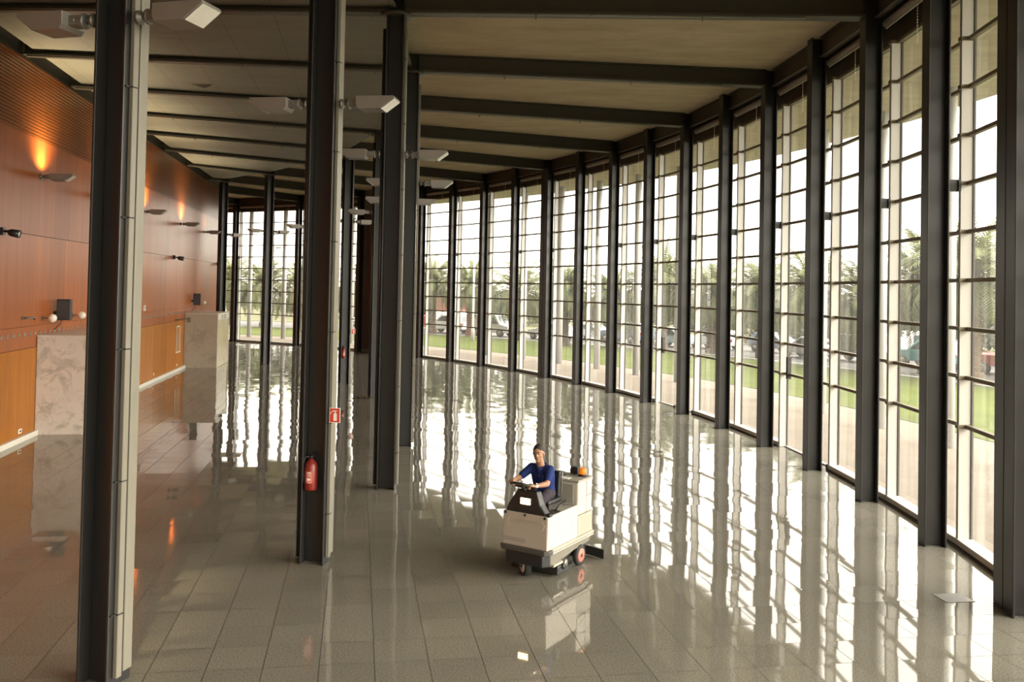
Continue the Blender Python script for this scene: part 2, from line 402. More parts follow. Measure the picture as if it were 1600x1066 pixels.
# return of the wall, far end, and the wall behind the viewpoint
rw = MB(); a_, b_ = wall_pt(WALL_END, -.35), P(24, R + .5)
d_ = (b_ - a_).normalized(); M_ = Matrix.Translation(a_) @ Matrix.Rotation(atan2(d_.y, d_.x), 4, 'Z')
rw.box(0, (b_ - a_).length, 0, .3, 0, ZC, M_); struct(rw.build('wall_end', M['wood_up']), 'end return of the timber wall behind the last column', 'wall')
bx0, bx1 = -1.6, P(K0, R + .4).x
bw = MB(); bw.box(wall_pt(yb).x - .4, bx0 - .05, yb - .3, yb, 0, ZC + .3); struct(bw.build('wall_back', M['slab']), 'plain concrete wall behind the viewpoint', 'wall')
t = thing('window_back', 'glazed end of the hall behind the viewpoint', 'window', (bx0, yb, 0)); t['kind'] = 'structure'  # glazing added out of view to let more sky light into the hall
mb = MB(); nb = 3; wb_ = (bx1 - bx0) / nb
for i in range(nb + 1): mb.box(wb_ * i - .05, wb_ * i + .05, -.2, 0, 0, ZC)
for i in range(12): mb.box(0, bx1 - bx0, -.15, -.05, .83 * i + .1, .83 * i + .15)
mb.build('frame', M['mullion'], t)
mb = MB(); mb.add([(0, -.1, 0), (bx1 - bx0, -.1, 0), (bx1 - bx0, -.1, ZC), (0, -.1, ZC)], [(0, 1, 2, 3)]); mb.build('pane', M['glass'], t)

# ------------------------------------------------------------------ steel columns of the glazed front
def h_section(mb, d, wd, tf, tw, z0, z1, oy=0.0, ox=0.0):
    mb.box(ox - d/2, ox - d/2 + tf, oy - wd/2, oy + wd/2, z0, z1)
    mb.box(ox + d/2 - tf, ox + d/2, oy - wd/2, oy + wd/2, z0, z1)
    mb.box(ox - d/2 + tf, ox + d/2 - tf, oy - tw/2, oy + tw/2, z0, z1)
for k in range(-2, 24):
    dbl = k in (0, 10)
    n = k + 1
    if dbl: lab = 'paired dark steel glazing column, %s' % ('widest one at the right edge of the photo' if k == 0 else 'the wide one eleventh from the right edge')
    elif k < 0: lab = 'dark steel glazing column %s beyond the right edge of the photo' % ('just' if k == -1 else 'two bays')
    else: lab = 'dark steel glazing column, %s counting from the right edge of the photo' % ORD[n]
    t = thing('glazing_column', lab, 'column', P(k, R), ang(k), 'steel columns along the glass')
    mb = MB()
    for oy in ((-.165, .165) if dbl else (0,)): h_section(mb, .36, .31, .03, .016, 0, ZC, oy)
    mb.build('shaft', M['steel'], t, .006, 1)
    b = MB(); b.box(.17, .40, -.03, .03, 6.02, 6.22); b.box(.36, .40, -.07, .07, 6.02, 6.22); b.build('bracket', M['steel'], t)

# ------------------------------------------------------------------ glazing bays
LV = [2.02 + .828 * i for i in range(10)]
DOORS = (3, 6)
nwin = 0
def seg_frame(k, r=R):
    a, b = P(k, r), P(k + 1, r); d = b - a
    return Matrix.Translation(a) @ Matrix.Rotation(atan2(d.y, d.x), 4, 'Z'), d.length
for k in range(-5, 24):
    if k == 15: continue
    nwin += 1
    M4, Ls = seg_frame(k, R + .40)           # local x along the bay, local -y outwards
    a, b = P(k, R + .40), P(k + 1, R + .40); d = b - a
    lab = 'tall glazed bay with thin bars %s' % ('beyond the right edge of the photo' if k < 0 else 'between the %s and %s dark columns from the right edge' % (ORD[k + 1], ORD[k + 2]))
    if k in DOORS: lab = 'glazed bay with a flush door %s' % ('between the %s and %s dark columns from the right edge' % (ORD[k + 1], ORD[k + 2]))
    if k < 0: lab = 'tall glazed bay %s beyond the right edge of the photo' % ORD[-k]
    t = thing('window_%d' % nwin, lab, 'window', a, atan2(d.y, d.x)); t['kind'] = 'structure'
    mb = MB(); mb.box(-.04, .04, -.20, 0.0, 0, 9.5); mb.build('mullion', M['mullion'], t, .006, 1)
    gk = MB(); gk.box(-.055, .055, -.24, -.20, 0, 9.5)
    gk.box(.04, Ls - .04, -.22, -.16, 9.44, 9.5)
    gk.build('frame', M['gasket'], t)
    br = MB()
    for z in LV:
        br.box(.0, Ls, -.19, -.105, z - .033, z + .033); br.box(-.06, .06, -.205, .02, z - .033, z + .033)
    br.build('glazing_bars', M['bar'], t, .004, 1)
    g = MB(); g.add([(.0, -.22, .02), (Ls, -.22, .02), (Ls, -.22, 9.5), (0, -.22, 9.5)], [(0, 1, 2, 3)]); g.build('pane', M['glass'], t)
    if k in DOORS:
        s = MB(); s.box(.04, Ls - .04, -.24, -.16, 0, .03); s.build('threshold', M['mullion'], t)
        s = MB(); s.box(.10, .22, -.16, -.03, .0, .1); s.box(1.5, 1.62, -.16, -.03, 0, .1); s.build('door_pivot', M['gasket'], t)
        s = MB(); s.box(Ls - .42, Ls - .30, -.16, -.06, 1.9, 2.5); s.build('door_closer', M['gasket'], t)
        s = MB(); s.box(1.52, 1.58, -.25, -.17, 0, 2.0); s.build('door_stile', M['mullion'], t)
    else:
        s = MB(); s.box(.0, Ls, -.25, .02, .03, .13); s.build('sill', M['mullion'], t, .006, 1)
        s = MB(); s.box(.0, Ls, -.25, .035, 0, .03); s.build('sill_shadow_gap', M['gasket'], t)
    hp = MB(); hp.box(0, Ls, -.22, -.12, 9.5, ZC); hp.build('head_panel', M['head'], t)
    # edge beam, blind and chain of this bay hang inside
    if k >= -2:
        e0, e1 = P(k, R), P(k + 1, R); de = e1 - e0; le = de.length
        sb = MB(); sb.box(.16, le - .16, -.09, -.075, ZB, ZC); sb.box(.16, le - .16, -.16, .0, ZB - .02, ZB); sb.box(.16, le - .16, -.16, 0, ZC - .03, ZC)
        o = sb.build('edge_beam', M['beam']); o.location = e0; o.rotation_euler.z = atan2(de.y, de.x)
        tag(o, 'dark edge beam over the bay %s' % ('just past the right edge of the photo' if k == -1 else 'second past the right edge of the photo' if k == -2 else 'between the %s and %s glazing columns from the right' % (ORD[k + 1], ORD[k + 2])), 'beam', 'edge beams along the glass')
        bt = thing('roller_blind', 'rolled-up grey blind over the bay %s' % ('just past the right edge of the photo' if k == -1 else 'second past the right edge of the photo' if k == -2 else 'between the %s and %s glazing columns from the right' % (ORD[k + 1], ORD[k + 2])), 'blind', e0, atan2(de.y, de.x), 'roller blinds along the glass')
        rbm = MB(); rbm.tube([(.17, -.23, 9.80), (le - .17, -.23, 9.80)], .075, 14); rbm.build('roll', M['blind'], bt)
        rbm = MB(); rbm.box(.17, le - .17, -.24, -.225, 9.69, 9.72); rbm.build('bottom_rail', M['mullion'], bt)
        rbm = MB()
        for i in range(14): rbm.sphere((le * .42, -.2, 9.66 - .055 * i), .012, 6, 4)
        rbm.tube([(le * .42, -.2, 9.72), (le * .42, -.2, 8.93)], .003, 5); rbm.build('bead_chain', M['white'], bt)

# timber-clad entrance leaf in the sixteenth bay
M4, Ls = seg_frame(15, R + .3); a, b = P(15, R + .3), P(16, R + .3); d = b - a
t = thing('door_1', 'tall brown entrance panel at the far end of the glass front', 'door', a, atan2(d.y, d.x)); t['kind'] = 'structure'
mb = MB(); mb.box(.0, Ls, -.2, .0, .0, 8.9); mb.build('leaf', plain('brown_panel', (.085, .05, .035), .45), t)
mb = MB(); mb.box(.0, Ls, -.22, .02, 8.9, ZC); mb.build('lintel', M['blind'], t)
mb = MB(); mb.box(.02, Ls - .02, 0, .03, .0, .12); mb.build('kick_plate', M['lamp'], t)

# ------------------------------------------------------------------ roof beams
def beam_label(k):
    names = {-2: 'dark ceiling beam nearest the viewpoint, outside the top of the photo', 0: 'dark ceiling beam just above the top edge of the photo'}
    return names.get(k, 'dark ceiling beam, %s counted from the top of the photo' % ORD[k // 2])
for k in range(-2, 24, 2):
    a = ang(k); r0 = r_wall(k, .02) if k <= 16 else 39.0
    t = thing('ceiling_beam', beam_label(k), 'beam', (CX, CY, 0), a, 'radial ceiling beams')
    mb = MB(); r1 = R - .19
    mb.box(r0, r1, -.17, .17, ZB, ZB + .05); mb.box(r0, r1, -.15, .15, ZC - .03, ZC - .004); mb.box(r0, r1, -.01, .01, ZB + .05, ZC - .03)
    mb.build('girder', M['beam'], t)
    mb = MB(); mb.tube([(r0 + .1, -.11, ZB - .022), (r1 - 1.2, -.11, ZB - .022)], .018, 8)
    r = r0 + .9; i = 0
    while r < r1 - 1.2:
        mb.box(r - .02, r + .02, -.135, -.085, ZB - .045, ZB)
        if i % 3 == 1: mb.tube([(r, -.11, ZB - .03), (r, -.11, ZB - .12)], .016, 6)
        r += 1.15; i += 1
    mb.build('sprinkler_pipe', M['trunk'], t)

# ------------------------------------------------------------------ inner columns
INNER = list(range(-1, 9))
def ipos(j, dr=0.0, z=0.0): return P(-1.752, 39.54 + dr, z) if j == -1 else P(2 * j, RI + dr, z)
def inner_label(j):
    return {-1: 'thick dark column with pale trunking, leftmost and nearest inner one', 0: 'dark inner column carrying the near fire extinguisher and red sign',
            1: 'dark inner column just beyond the one with the near red extinguisher', 2: 'dark inner column third along from the one at the left, partly behind another',
            3: 'dark inner column hidden behind the third and fourth of the row', 4: 'slim dark inner column seen left of the pair right of the centre',
            5: 'dark inner column with the small far fire extinguisher', 6: 'dark inner column hidden behind the one with the near extinguisher',
            7: 'far dark inner column standing alone before the bright end glazing', 8: 'farthest dark inner column, at the end of the timber wall'}[j]
for j in INNER:
    t = thing('hall_column', inner_label(j), 'column', ipos(j), ang(2 * j), 'inner row of steel columns')
    mb = MB(); h_section(mb, .38, .36, .028, .02, 0, ZC); mb.build('shaft', M['steel'], t, .008, 2)
    mb = MB()
    mb.lathe([(.19, ZB - .06), (.34, ZB - .06), (.34, ZB - .02), (.19, ZB - .02)], 28); mb.build('collar', M['beam'], t)
    tr = MB(); tr.box(.192, .245, -.10, -.02, .1, 9.6); trk = tr.build('cable_trunking', M['trunk'], t, .006, 1)
    jt = MB(); z = .75
    while z < 9.4: jt.box(.19, .248, -.103, -.017, z, z + .014); jt.box(.19, .215, -.17, -.10, z, z + .014); z += 1.37
    jt.build('trunking_joint', M['jointdark'], trk)
    tr = MB(); tr.box(.192, .222, .03, .165, .12, 9.6); tr.build('cover_strip', M['trunk'], t, .012, 3)  # pale strip paints the window light on the flange's outer face
    if j != -1:
        tr = MB(); tr.tube([(-.23, -.10, .1), (-.23, -.10, 9.6)], .038, 14); lp_ = tr.build('rainwater_pipe', M['steel'], t)
        jt = MB(); z = .75
        while z < 9.4: jt.lathe([(.042, z), (.042, z + .02)], 12, Matrix.Translation((-.23, -.10, 0))); z += 1.37
        jt.build('pipe_clip', M['jointdark'], lp_)

# ------------------------------------------------------------------ uplights: wedge heads on a short arm
def make_uplight(wall=False):
    """local +x points away from what carries it, z = 0 on the arm axis"""
    t = thing('uplight', '', 'lamp')
    mb = MB(); mb.lathe([(.075, 0), (.075, .03), (.05, .03), (.05, .06)], 18, Matrix.Rotation(pi / 2, 4, 'Y')); mb.tube([(.05, 0, 0), (.12, 0, 0)], .028, 10); mb.build('wall_plate', M['lampbr'], t)
    mb = MB(); mb.lathe([(.03, .10), (.085, .115), (.085, .14), (.05, .15)], 18, Matrix.Rotation(pi / 2, 4, 'Y'))
    mb.box(.14, .30, -.075, .075, -.055, .055); mb.tube([(.22, -.085, 0), (.22, .085, 0)], .018, 8); mb.build('arm', M['lampbr'], t, .01, 2)
    prof = [(.28, .085), (.86, .085), (.88, .055), (.66, -.105), (.32, -.105), (.28, -.06)]
    mb = MB(); n = len(prof); w2 = .17
    v = [(x, -w2, z) for x, z in prof] + [(x, w2, z) for x, z in prof]
    mb.add(v, [tuple(range(n)), tuple(reversed(range(n, 2 * n)))] + [(i, n + i, n + (i + 1) % n, (i + 1) % n) for i in range(n)])
    mb.build('housing', M['lamp'], t, .006, 2)
    mb = MB(); v = [(.872, -.155, .046), (.872, .155, .046), (.668, .155, -.103), (.668, -.155, -.103)]
    off = Vector((.16, 0, -.22)).normalized() * .004
    mb.add([Vector(p) + off for p in v] + [Vector(p) + off * 2.5 for p in v], [(4, 5, 6, 7), (3, 2, 1, 0), (0, 1, 5, 4), (1, 2, 6, 5), (2, 3, 7, 6), (3, 0, 4, 7)]); mb.build('end_cover', M['lamp_lens'], t)
    mb = MB(); mb.box(.36, .80, -.13, .13, .086, .09); mb.build('lens', M['lamp_lens'], t)
    return t
proto = make_uplight()
first = True
cname = {-1: 'nearest left column', 0: 'column with the near extinguisher', 1: 'column beyond the near extinguisher', 2: 'third inner column', 3: 'fourth inner column', 4: 'fifth inner column', 5: 'column with the far extinguisher', 6: 'seventh inner column', 7: 'lone far column before the end glazing', 8: 'last column by the wall end'}
for j in INNER:
    for side in (1, -1):
        if j == 8 and side == -1: continue
        o = proto if first else copy_tree(proto); first = False
        p = ipos(j, side * .27, 6.97) + Vector((sin(ang(2*j)), -cos(ang(2*j)), 0)) * .08
        o.location = p; o.rotation_euler = (0, 0, ang(2 * j) + (0 if side == 1 else pi))
        tag(o, 'grey uplight on the %s side of the %s' % ('glass' if side == 1 else 'timber', cname[j]), 'lamp', 'uplights on the inner columns')
WL = [(23.7, 'nearest', 150), (29.2, 'second, mostly behind the left column', 130), (34.8, 'third', 110), (41.8, 'fourth', 110), (48.0, 'farthest', 12)]
for y, nm, pw in WL:
    o = copy_tree(proto); o.location = wall_pt(y, .045, 7.0); o.rotation_euler = (0, 0, WANG - pi / 2)
    tag(o, 'grey uplight on the timber wall, %s' % (nm if 'mostly' in nm else nm + ' from the viewpoint'), 'lamp', 'uplights on the timber wall')
    for nm2, pw2, col2, size, loc2, tilt in (('wall_beam', pw * .42, (1.0, .64, .26), 150, (.40, 0, .12), -14), ('ceiling_beam_light', pw * .36, (1.0, .88, .62), 140, (.62, 0, .12), 12)):
        ld = bpy.data.lights.new(nm2, 'SPOT'); ld.energy = pw2; ld.color = col2; ld.spot_size = radians(size); ld.spot_blend = 1.0; ld.shadow_soft_size = .06
        lo = bpy.data.objects.new(nm2, ld); COL.objects.link(lo); lo.parent = o; lo.location = loc2
        lo.rotation_euler = (pi, radians(tilt), 0)

# ------------------------------------------------------------------ things on the timber wall
def on_wall(name, label, cat, y, z, off=.045, group=None):
    return thing(name, label, cat, wall_pt(y, off, z), WANG - pi / 2, group)      # local +x out from the wall, +y along it
for y, lab in ((24.15, 'white opal globe lamp left of the black wall screen'), (26.65, 'white opal globe lamp right of the black wall screen'), (47.0, 'small white globe lamp right of the far black wall screen')):
    t = on_wall('globe_lamp', lab, 'lamp', y, 3.15, .045, 'globe lamps on the timber wall')
    mb = MB(); mb.tube([(0, 0, 0), (.2, 0, 0)], .012, 8); mb.lathe([(.06, 0), (.06, .02)], 14, Matrix.Rotation(pi / 2, 4, 'Y')); mb.build('arm', M['lampbr'], t)
    mb = MB(); mb.sphere((.27, 0, 0), .115 if y < 40 else .10, 20, 12); mb.build('globe', M['globe'], t)
for y, lab, sc in ((25.05, 'black wall screen tilted above the near marble block', 1.0), (44.9, 'black wall screen above the far marble block', 1.0)):
    t = on_wall('wall_screen', lab, 'screen', y, 3.36, .045, 'black screens on the timber wall')
    mb = MB(); mb.box(.10, .46, -.10, .12, -.30, .30); mb.build('case', M['black'], t, .012, 2)
    mb = MB(); mb.box(.125, .435, -.106, -.10, -.27, .27); mb.build('glass_front', plain('dark_screen', (.05, .05, .055), .25), t)
    mb = MB(); mb.tube([(0, 0, -.1), (.12, 0, -.08)], .05, 10); mb.build('bracket', M['black'], t)
    mb = MB(); mb.tube([(.2, .05, -.3), (.16, .05, -.42), (.03, .0, -.56)], .01, 6); mb.build('cable', M['black'], t)
for y, lab in ((21.2, 'black spotlight on the timber wall at the left edge'), (40.4, 'black spotlight on the timber wall in the middle'), (52.4, 'black spotlight near the far end of the timber wall')):
    t = on_wall('wall_spotlight', lab, 'spotlight', y, 5.36, .045, 'black spotlights on the timber wall')
    mb = MB(); mb.box(0, .1, -.09, .09, -.09, .09); mb.tube([(.1, 0, 0), (.2, 0, .0)], .03, 8); mb.build('mount', M['black'], t)
    mb = MB(); mb.lathe([(.06, 0), (.09, .05), (.1, .26), (.085, .26), (.08, .22)], 16, Matrix.Translation((.2, -.02, -.02)) @ Matrix.Rotation(radians(100), 4, 'Y')); mb.build('head', M['black'], t)
    mb = MB(); mb.lathe([(.08, .0), (.08, .01)], 16, Matrix.Translation((.2, -.02, -.02)) @ Matrix.Rotation(radians(100), 4, 'Y') @ Matrix.Translation((0, 0, .23))); mb.build('lens', M['lamp_lens'], t)
t = on_wall('wall_hook', 'small bronze swing hook on the timber wall left of the globe lamps', 'hook', 22.75, 3.2)
mb = MB(); mb.lathe([(.05, 0), (.05, .03)], 14, Matrix.Rotation(pi / 2, 4, 'Y')); mb.build('plate', M['bar'], t)
mb = MB(); mb.tube([(.02, 0, 0), (.15, .05, .01), (.24, .1, .02), (.27, .12, .0), (.24, .13, -.03)], .03, 8); mb.build('arm', M['lampbr'], t)
o = on_wall('thermostat', 'small white square thermostat on the timber wall', 'thermostat', 35.26, 3.15)
mb = MB(); mb.box(0, .05, -.11, .11, -.11, .11); mb.build('cover', M['white'], o, .01, 2)
mb = MB(); mb.box(.05, .055, -.05, .05, -.03, .05); mb.build('display', M['lamp'], o)
o = on_wall('wall_socket', 'white socket low on the timber wall near the left edge', 'socket', 22.8, .27)
mb = MB(); mb.box(0, .02, -.1, .1, -.06, .06); mb.build('plate', M['white'], o, .005, 1)
mb = MB(); mb.box(.02, .022, -.06, .06, -.025, .025); mb.build('recess', M['black'], o)
for y in (37.2, 41.7):
    o = on_wall('wall_socket', 'white socket low on the timber wall %s' % ('midway to the far marble block' if y < 40 else 'just before the far marble block'), 'socket', y, .3)
    mb = MB(); mb.box(0, .02, -.07, .07, -.05, .05); mb.build('plate', M['white'], o, .005, 1)
t = on_wall('hatch', 'narrow framed service hatch in the timber wall beside the far marble block', 'hatch', 41.9, 1.5)
mb = MB()
for (y0, y1, z0, z1) in ((-.42, .42, .58, .64), (-.42, .42, -.64, -.58), (-.42, -.36, -.58, .58), (.36, .42, -.58, .58)): mb.box(0, .03, y0, y1, z0, z1)
mb.build('frame', M['lamp_lens'], t)
mb = MB(); mb.box(0, .012, -.36, .36, -.58, .58); mb.build('leaf', M['wood_low'], t)
mb = MB()
for i in range(5): mb.box(.012, .02, -.12, .12, -.3 + .13 * i, -.25 + .13 * i)
mb.build('grille', M['lamp_lens'], t)
t = on_wall('wall_hook', 'bronze swing hook on the timber wall beside the far marble block', 'hook', 41.2, 2.45)
mb = MB(); mb.lathe([(.05, 0), (.05, .03)], 14, Matrix.Rotation(pi / 2, 4, 'Y')); mb.build('plate', M['bar'], t)
mb = MB(); mb.tube([(.02, 0, 0), (.3, .1, .01), (.55, .2, .02)], .03, 8); mb.box(.5, .66, .12, .28, -.12, .12); mb.build('arm', M['bar'], t)

# marble blocks against the wall
def marble_block(y0, label, gold):
    t = thing('marble_block', label, 'marble block', wall_pt(y0, .0, 0), WANG - pi / 2)
    mb = MB(); mb.box(.05, 1.6, 0, 3.6, 0, 2.66); mb.build('body', M['marble2'] if gold else M['marble'], t, .008, 2)
    mb = MB(); mb.box(.05, 1.64, -.03, 3.63, 2.66, 2.70); mb.build('top', M['stone_white'], t, .006, 1)
    f = MB(); f.box(1.6, 1.63, 0, .14, 0, 2.66); f.box(1.6, 1.63, 3.46, 3.6, 0, 2.66); f.box(1.6, 1.63, .14, 3.46, 2.36, 2.66); f.build('frame', M['stone_white'], t)
    f = MB(); f.box(1.6, 1.61, .14, 3.46, 0.02, 2.36); f.build('inset_panel', M['marble_y'], t)
    f = MB()
    for (a0, a1) in ((1.1, 1.6), (1.9, 2.5)):
        for z0 in (2.42, 2.53): f.box(1.628, 1.634, a0, a1, z0, z0 + .05)
    f.build('vent_slots', M['black'], t)
marble_block(23.82, 'tall pale veined marble block at the timber wall behind the left column', False)
marble_block(43.34, 'far grey marble block with pale frame and vent slots by the timber wall', True)

o = MB().box(-.21, .21, -.17, .17, 0, .006).build('floor_hatch', plain('steel_plate', (.22, .21, .19), .3, .2)); o.location = (6.46, 12.37, .0); o.rotation_euler.z = radians(9)
tag(o, 'pale metal floor box plate beside the last glazing column at the right', 'floor box')
t = thing('ceiling_vent', 'small dark triangular vent in the grey panel ceiling', 'vent', (-8.9, 26.03, ZB + .11), radians(188))  # flat dark triangle with a thin rim under the panels
mb = MB(); mb.prism([(-.28, .24), (.0, -.28), (.26, .24)], 0, .03); mb.build('grille', M['black'], t)
mb = MB(); mb.tube([(-.29, .25, .01), (0, -.30, .01), (.27, .25, .01), (-.29, .25, .01)], .014, 6); mb.build('frame', M['bar'], t)

# ------------------------------------------------------------------ fire extinguishers and signs
def extinguisher(j, label):
    t = thing('fire_extinguisher', label, 'fire extinguisher', P(2 * j, RI - .06, 1.10) + Vector((sin(ang(2*j)), -cos(ang(2*j)), 0)) * .10, ang(2 * j), 'fire extinguishers on the inner columns')
    mb = MB(); mb.lathe([(.01, 0), (.09, .005), (.10, .03), (.10, .36), (.08, .42), (.035, .46), (.03, .48)], 24); mb.build('cylinder', M['red'], t)
    mb = MB(); mb.lathe([(.02, .48), (.028, .5), (.02, .53)], 12); mb.box(-.015, .09, -.012, .012, .53, .55); mb.box(-.015, .1, -.012, .012, .505, .52); mb.build('valve', M['black'], t)
    mb = MB(); mb.tube([(-.03, -.01, .51), (-.09, -.03, .50), (-.11, -.04, .4), (-.10, -.05, .2), (-.085, -.06, .12)], .012, 8); mb.build('hose', M['black'], t)
    lb = MB(); pr = []
    for z in (.12, .30):
        for i in range(9): a = -pi / 2 + (i - 4) * .14; pr.append((.102 * cos(a), .102 * sin(a), z))
    lb.add(pr, [(i, i + 1, 10 + i, 9 + i) for i in range(8)]); lb.build('label_plate', plain('extinguisher_label', (.50, .12, .09), .5), t)
    lb = MB()
    for (a0, a1, z0, z1) in ((-.30, .30, .245, .25), (-.30, .2, .225, .23), (-.15, .25, .165, .195), (-.3, -.1, .15, .2), (-.25, .3, .13, .135), (-.3, .3, .27, .285)):
        o_ = len(lb.v); am = [-pi / 2 + a0 + (a1 - a0) * q / 4 for q in range(5)]
        pts = [(.1035 * cos(a), .1035 * sin(a), z0) for a in am] + [(.1035 * cos(a), .1035 * sin(a), z1) for a in am]
        lb.add(pts, [(i, i + 1, 6 + i, 5 + i) for i in range(4)])
    lb.build('label_print', M['white'], t)
    mb = MB(); mb.box(-.05, .05, .07, .095, .1, .4); mb.build('bracket', M['black'], t)
extinguisher(0, 'red fire extinguisher hung on the column nearest the cleaning machine')
extinguisher(5, 'small far red fire extinguisher hung on a distant dark column')
def ext_sign(j, label, side, z=2.26):
    t = thing('extinguisher_sign', label, 'sign', P(2 * j, RI + side * .33, z) + Vector((sin(ang(2*j)), -cos(ang(2*j)), 0)) * .215, ang(2 * j), 'fire extinguisher signs')
    mb = MB(); mb.box(-.085, .085, 0, .008, -.11, .11); mb.build('plate', M['white'], t)
    mb = MB(); mb.box(-.077, .077, -.002, .0, -.102, .102); mb.build('red_field', M['signred'], t)
    pg = MB(); pg.prism([(-.018, -.08), (.034, -.08), (.034, .02), (.02, .038), (-.004, .038), (-.018, .02)], .0025, .004, Matrix.Rotation(pi / 2, 4, 'X'))
    pg.prism([(-.0, .04), (.016, .04), (.016, .062), (-.0, .062)], .0025, .004, Matrix.Rotation(pi / 2, 4, 'X'))
    pg.prism([(-.03, .062), (.04, .06), (.04, .07), (-.03, .076)], .0025, .004, Matrix.Rotation(pi / 2, 4, 'X'))
    for q in range(5):
        a0, a1 = pi / 2 + .35 * q, pi / 2 + .35 * (q + 1); c_ = (-.02, .02)
        pg.prism([(c_[0] + .05 * cos(a0), c_[1] + .045 * sin(a0)), (c_[0] + .05 * cos(a1), c_[1] + .045 * sin(a1)), (c_[0] + .04 * cos(a1), c_[1] + .035 * sin(a1)), (c_[0] + .04 * cos(a0), c_[1] + .035 * sin(a0))], .0025, .004, Matrix.Rotation(pi / 2, 4, 'X'))
    pg.build('pictogram', M['white'], t)
ext_sign(0, 'red square sign with white extinguisher symbol on the column by the near extinguisher', 1)
ext_sign(5, 'small far red extinguisher sign on the column with the far extinguisher', 1)

# ------------------------------------------------------------------ ride-on floor scrubber (local +y is its front)
MO, MR = (.846, 13.44, 0), radians(147.5)
cream = plain('cream_panel', (.53, .485, .395), .38, 0, .04, 3)
grey_p = plain('grey_plastic', (.30, .28, .235), .55, 0, .05, 3)
dkgrey = plain('dark_grey_skirt', (.055, .05, .042), .5)
rail_m = plain('rail_aluminium', (.42, .39, .32), .4, .3)
t = thing('floor_scrubber', 'cream ride-on floor scrubber with lit headlamp and orange beacon', 'cleaning machine', MO, MR)
SM = t
mb = MB()
mb.box(-.38, -.345, -.23, .70, .45, .935); mb.box(.345, .38, -.23, .70, .45, .935)
body = mb.build('side_panels', cream, t, .012, 2)
mb = MB()
mb.add([(-.375, .715, .45), (.375, .715, .45), (.365, .70, .94), (-.365, .70, .94), (-.375, .66, .45), (.375, .66, .45), (.365, .66, .94), (-.365, .66, .94)], [(0, 1, 2, 3), (5, 4, 7, 6), (3, 2, 6, 7), (1, 0, 4, 5), (0, 3, 7, 4), (2, 1, 5, 6)])
fp = mb.build('front_panel', plain('front_panel_paint', (.40, .35, .29), .4, 0, .04, 3), t, .012, 2)  # cream darkened in the colour itself for the shaded front
mb = MB(); mb.box(-.22, .10, .716, .722, .825, .845); mb.box(-.345, -.03 + .38, .712, .718, .50, .56) if False else None
fo = mb.build('handle_bar', rail_m, fp)
mb = MB()
for sx in (-.33, 0, .33): mb.lathe([(.02, 0), (.02, .012), (.008, .014)], 10, Matrix.Translation((sx, .705, .915)) @ Matrix.Rotation(-pi / 2, 4, 'X'))
mb.build('screw', M['black'], fp)
mb = MB(); mb.box(-.02, .36, .712, .717, .51, .575); mb.build('stripe_plate', grey_p, fp)
mb = MB()
for cx_, s_ in ((-.27, -1), (.24, 1)):
    for q in range(8): a0 = -1.2 + .34 * q; mb.box(cx_ + s_ * .05 * cos(a0) - .006, cx_ + s_ * .05 * cos(a0) + .006, .712, .716, .80 + .06 * sin(a0) - .006, .80 + .06 * sin(a0) + .006)
mb.build('tread_dots', cream, fp)
mb = MB(); mb.box(-.345, .345, .20, .66, .45, .60); mb.box(-.345, .345, -.23, .20, .45, .92); mb.box(-.345, .345, .16, .22, .92, .93)
mb.build('deck', grey_p, t, .01, 2)
mb = MB(); mb.box(-.385, .385, -.72, -.225, .45, .76); mb.build('rear_housing', plain('beige_housing', (.36, .325, .26), .45, 0, .04, 3), t, .015, 2)
mb = MB(); mb.box(-.385, .385, -.70, -.225, .765, 1.27); tk = mb.build('recovery_tank', cream, t, .03, 3)
mb = MB(); mb.box(-.39, .39, -.71, -.215, 1.27, 1.30); mb.build('tank_lid', grey_p, tk, .012, 2)
mb = MB(); mb.box(-.387, -.384, -.50, -.49, .77, 1.26); mb.box(-.387, -.384, -.50, -.235, .99, 1.0) if False else None; mb.box(-.387, -.384, -.69, -.5, 1.03, 1.038); mb.build('panel_seam', M['gasket'], tk)
mb = MB(); mb.box(-.30, .33, -.2245, -.216, .94, 1.23); mb.build('tank_front_panel', grey_p, tk, .004, 1)
mb = MB(); mb.tube([(.12, -.45, 1.30), (.12, -.45, 1.335)], .15, 24); mb.box(-.02, .05, -.47, -.43, 1.31, 1.34); mb.build('filler_cap', M['black'], tk)
mb = MB(); mb.box(-.20, .0, -.36, -.24, 1.30, 1.304); mb.build('notice_plate', M['white'], tk)
bc = MB(); bc.lathe([(.07, 1.30), (.07, 1.325), (.055, 1.33)], 20, Matrix.Translation((-.27, -.58, 0))); b0 = bc.build('beacon_base', M['black'], t)
mo, nt_, b_ = newmat('orange_lens'); b_.inputs['Base Color'].default_value = (.95, .28, .02, 1); b_.inputs['Roughness'].default_value = .15; b_.inputs['Transmission Weight'].default_value = .3
b_.inputs['Emission Color'].default_value = (1, .25, .02, 1); b_.inputs['Emission Strength'].default_value = .02
bc = MB(); bc.lathe([(.054, 1.33), (.058, 1.36), (.056, 1.41), (.05, 1.425), (.01, 1.43)], 20, Matrix.Translation((-.27, -.58, 0))); bc.build('beacon_lens', mo, b0)
mb = MB(); mb.box(-.17, -.05, -.70, -.60, 1.31, 1.42); mb.tube([(-.11, -.65, 1.30), (-.11, -.65, 1.33)], .03, 10); mb.build('control_box', M['black'], tk, .006, 1)
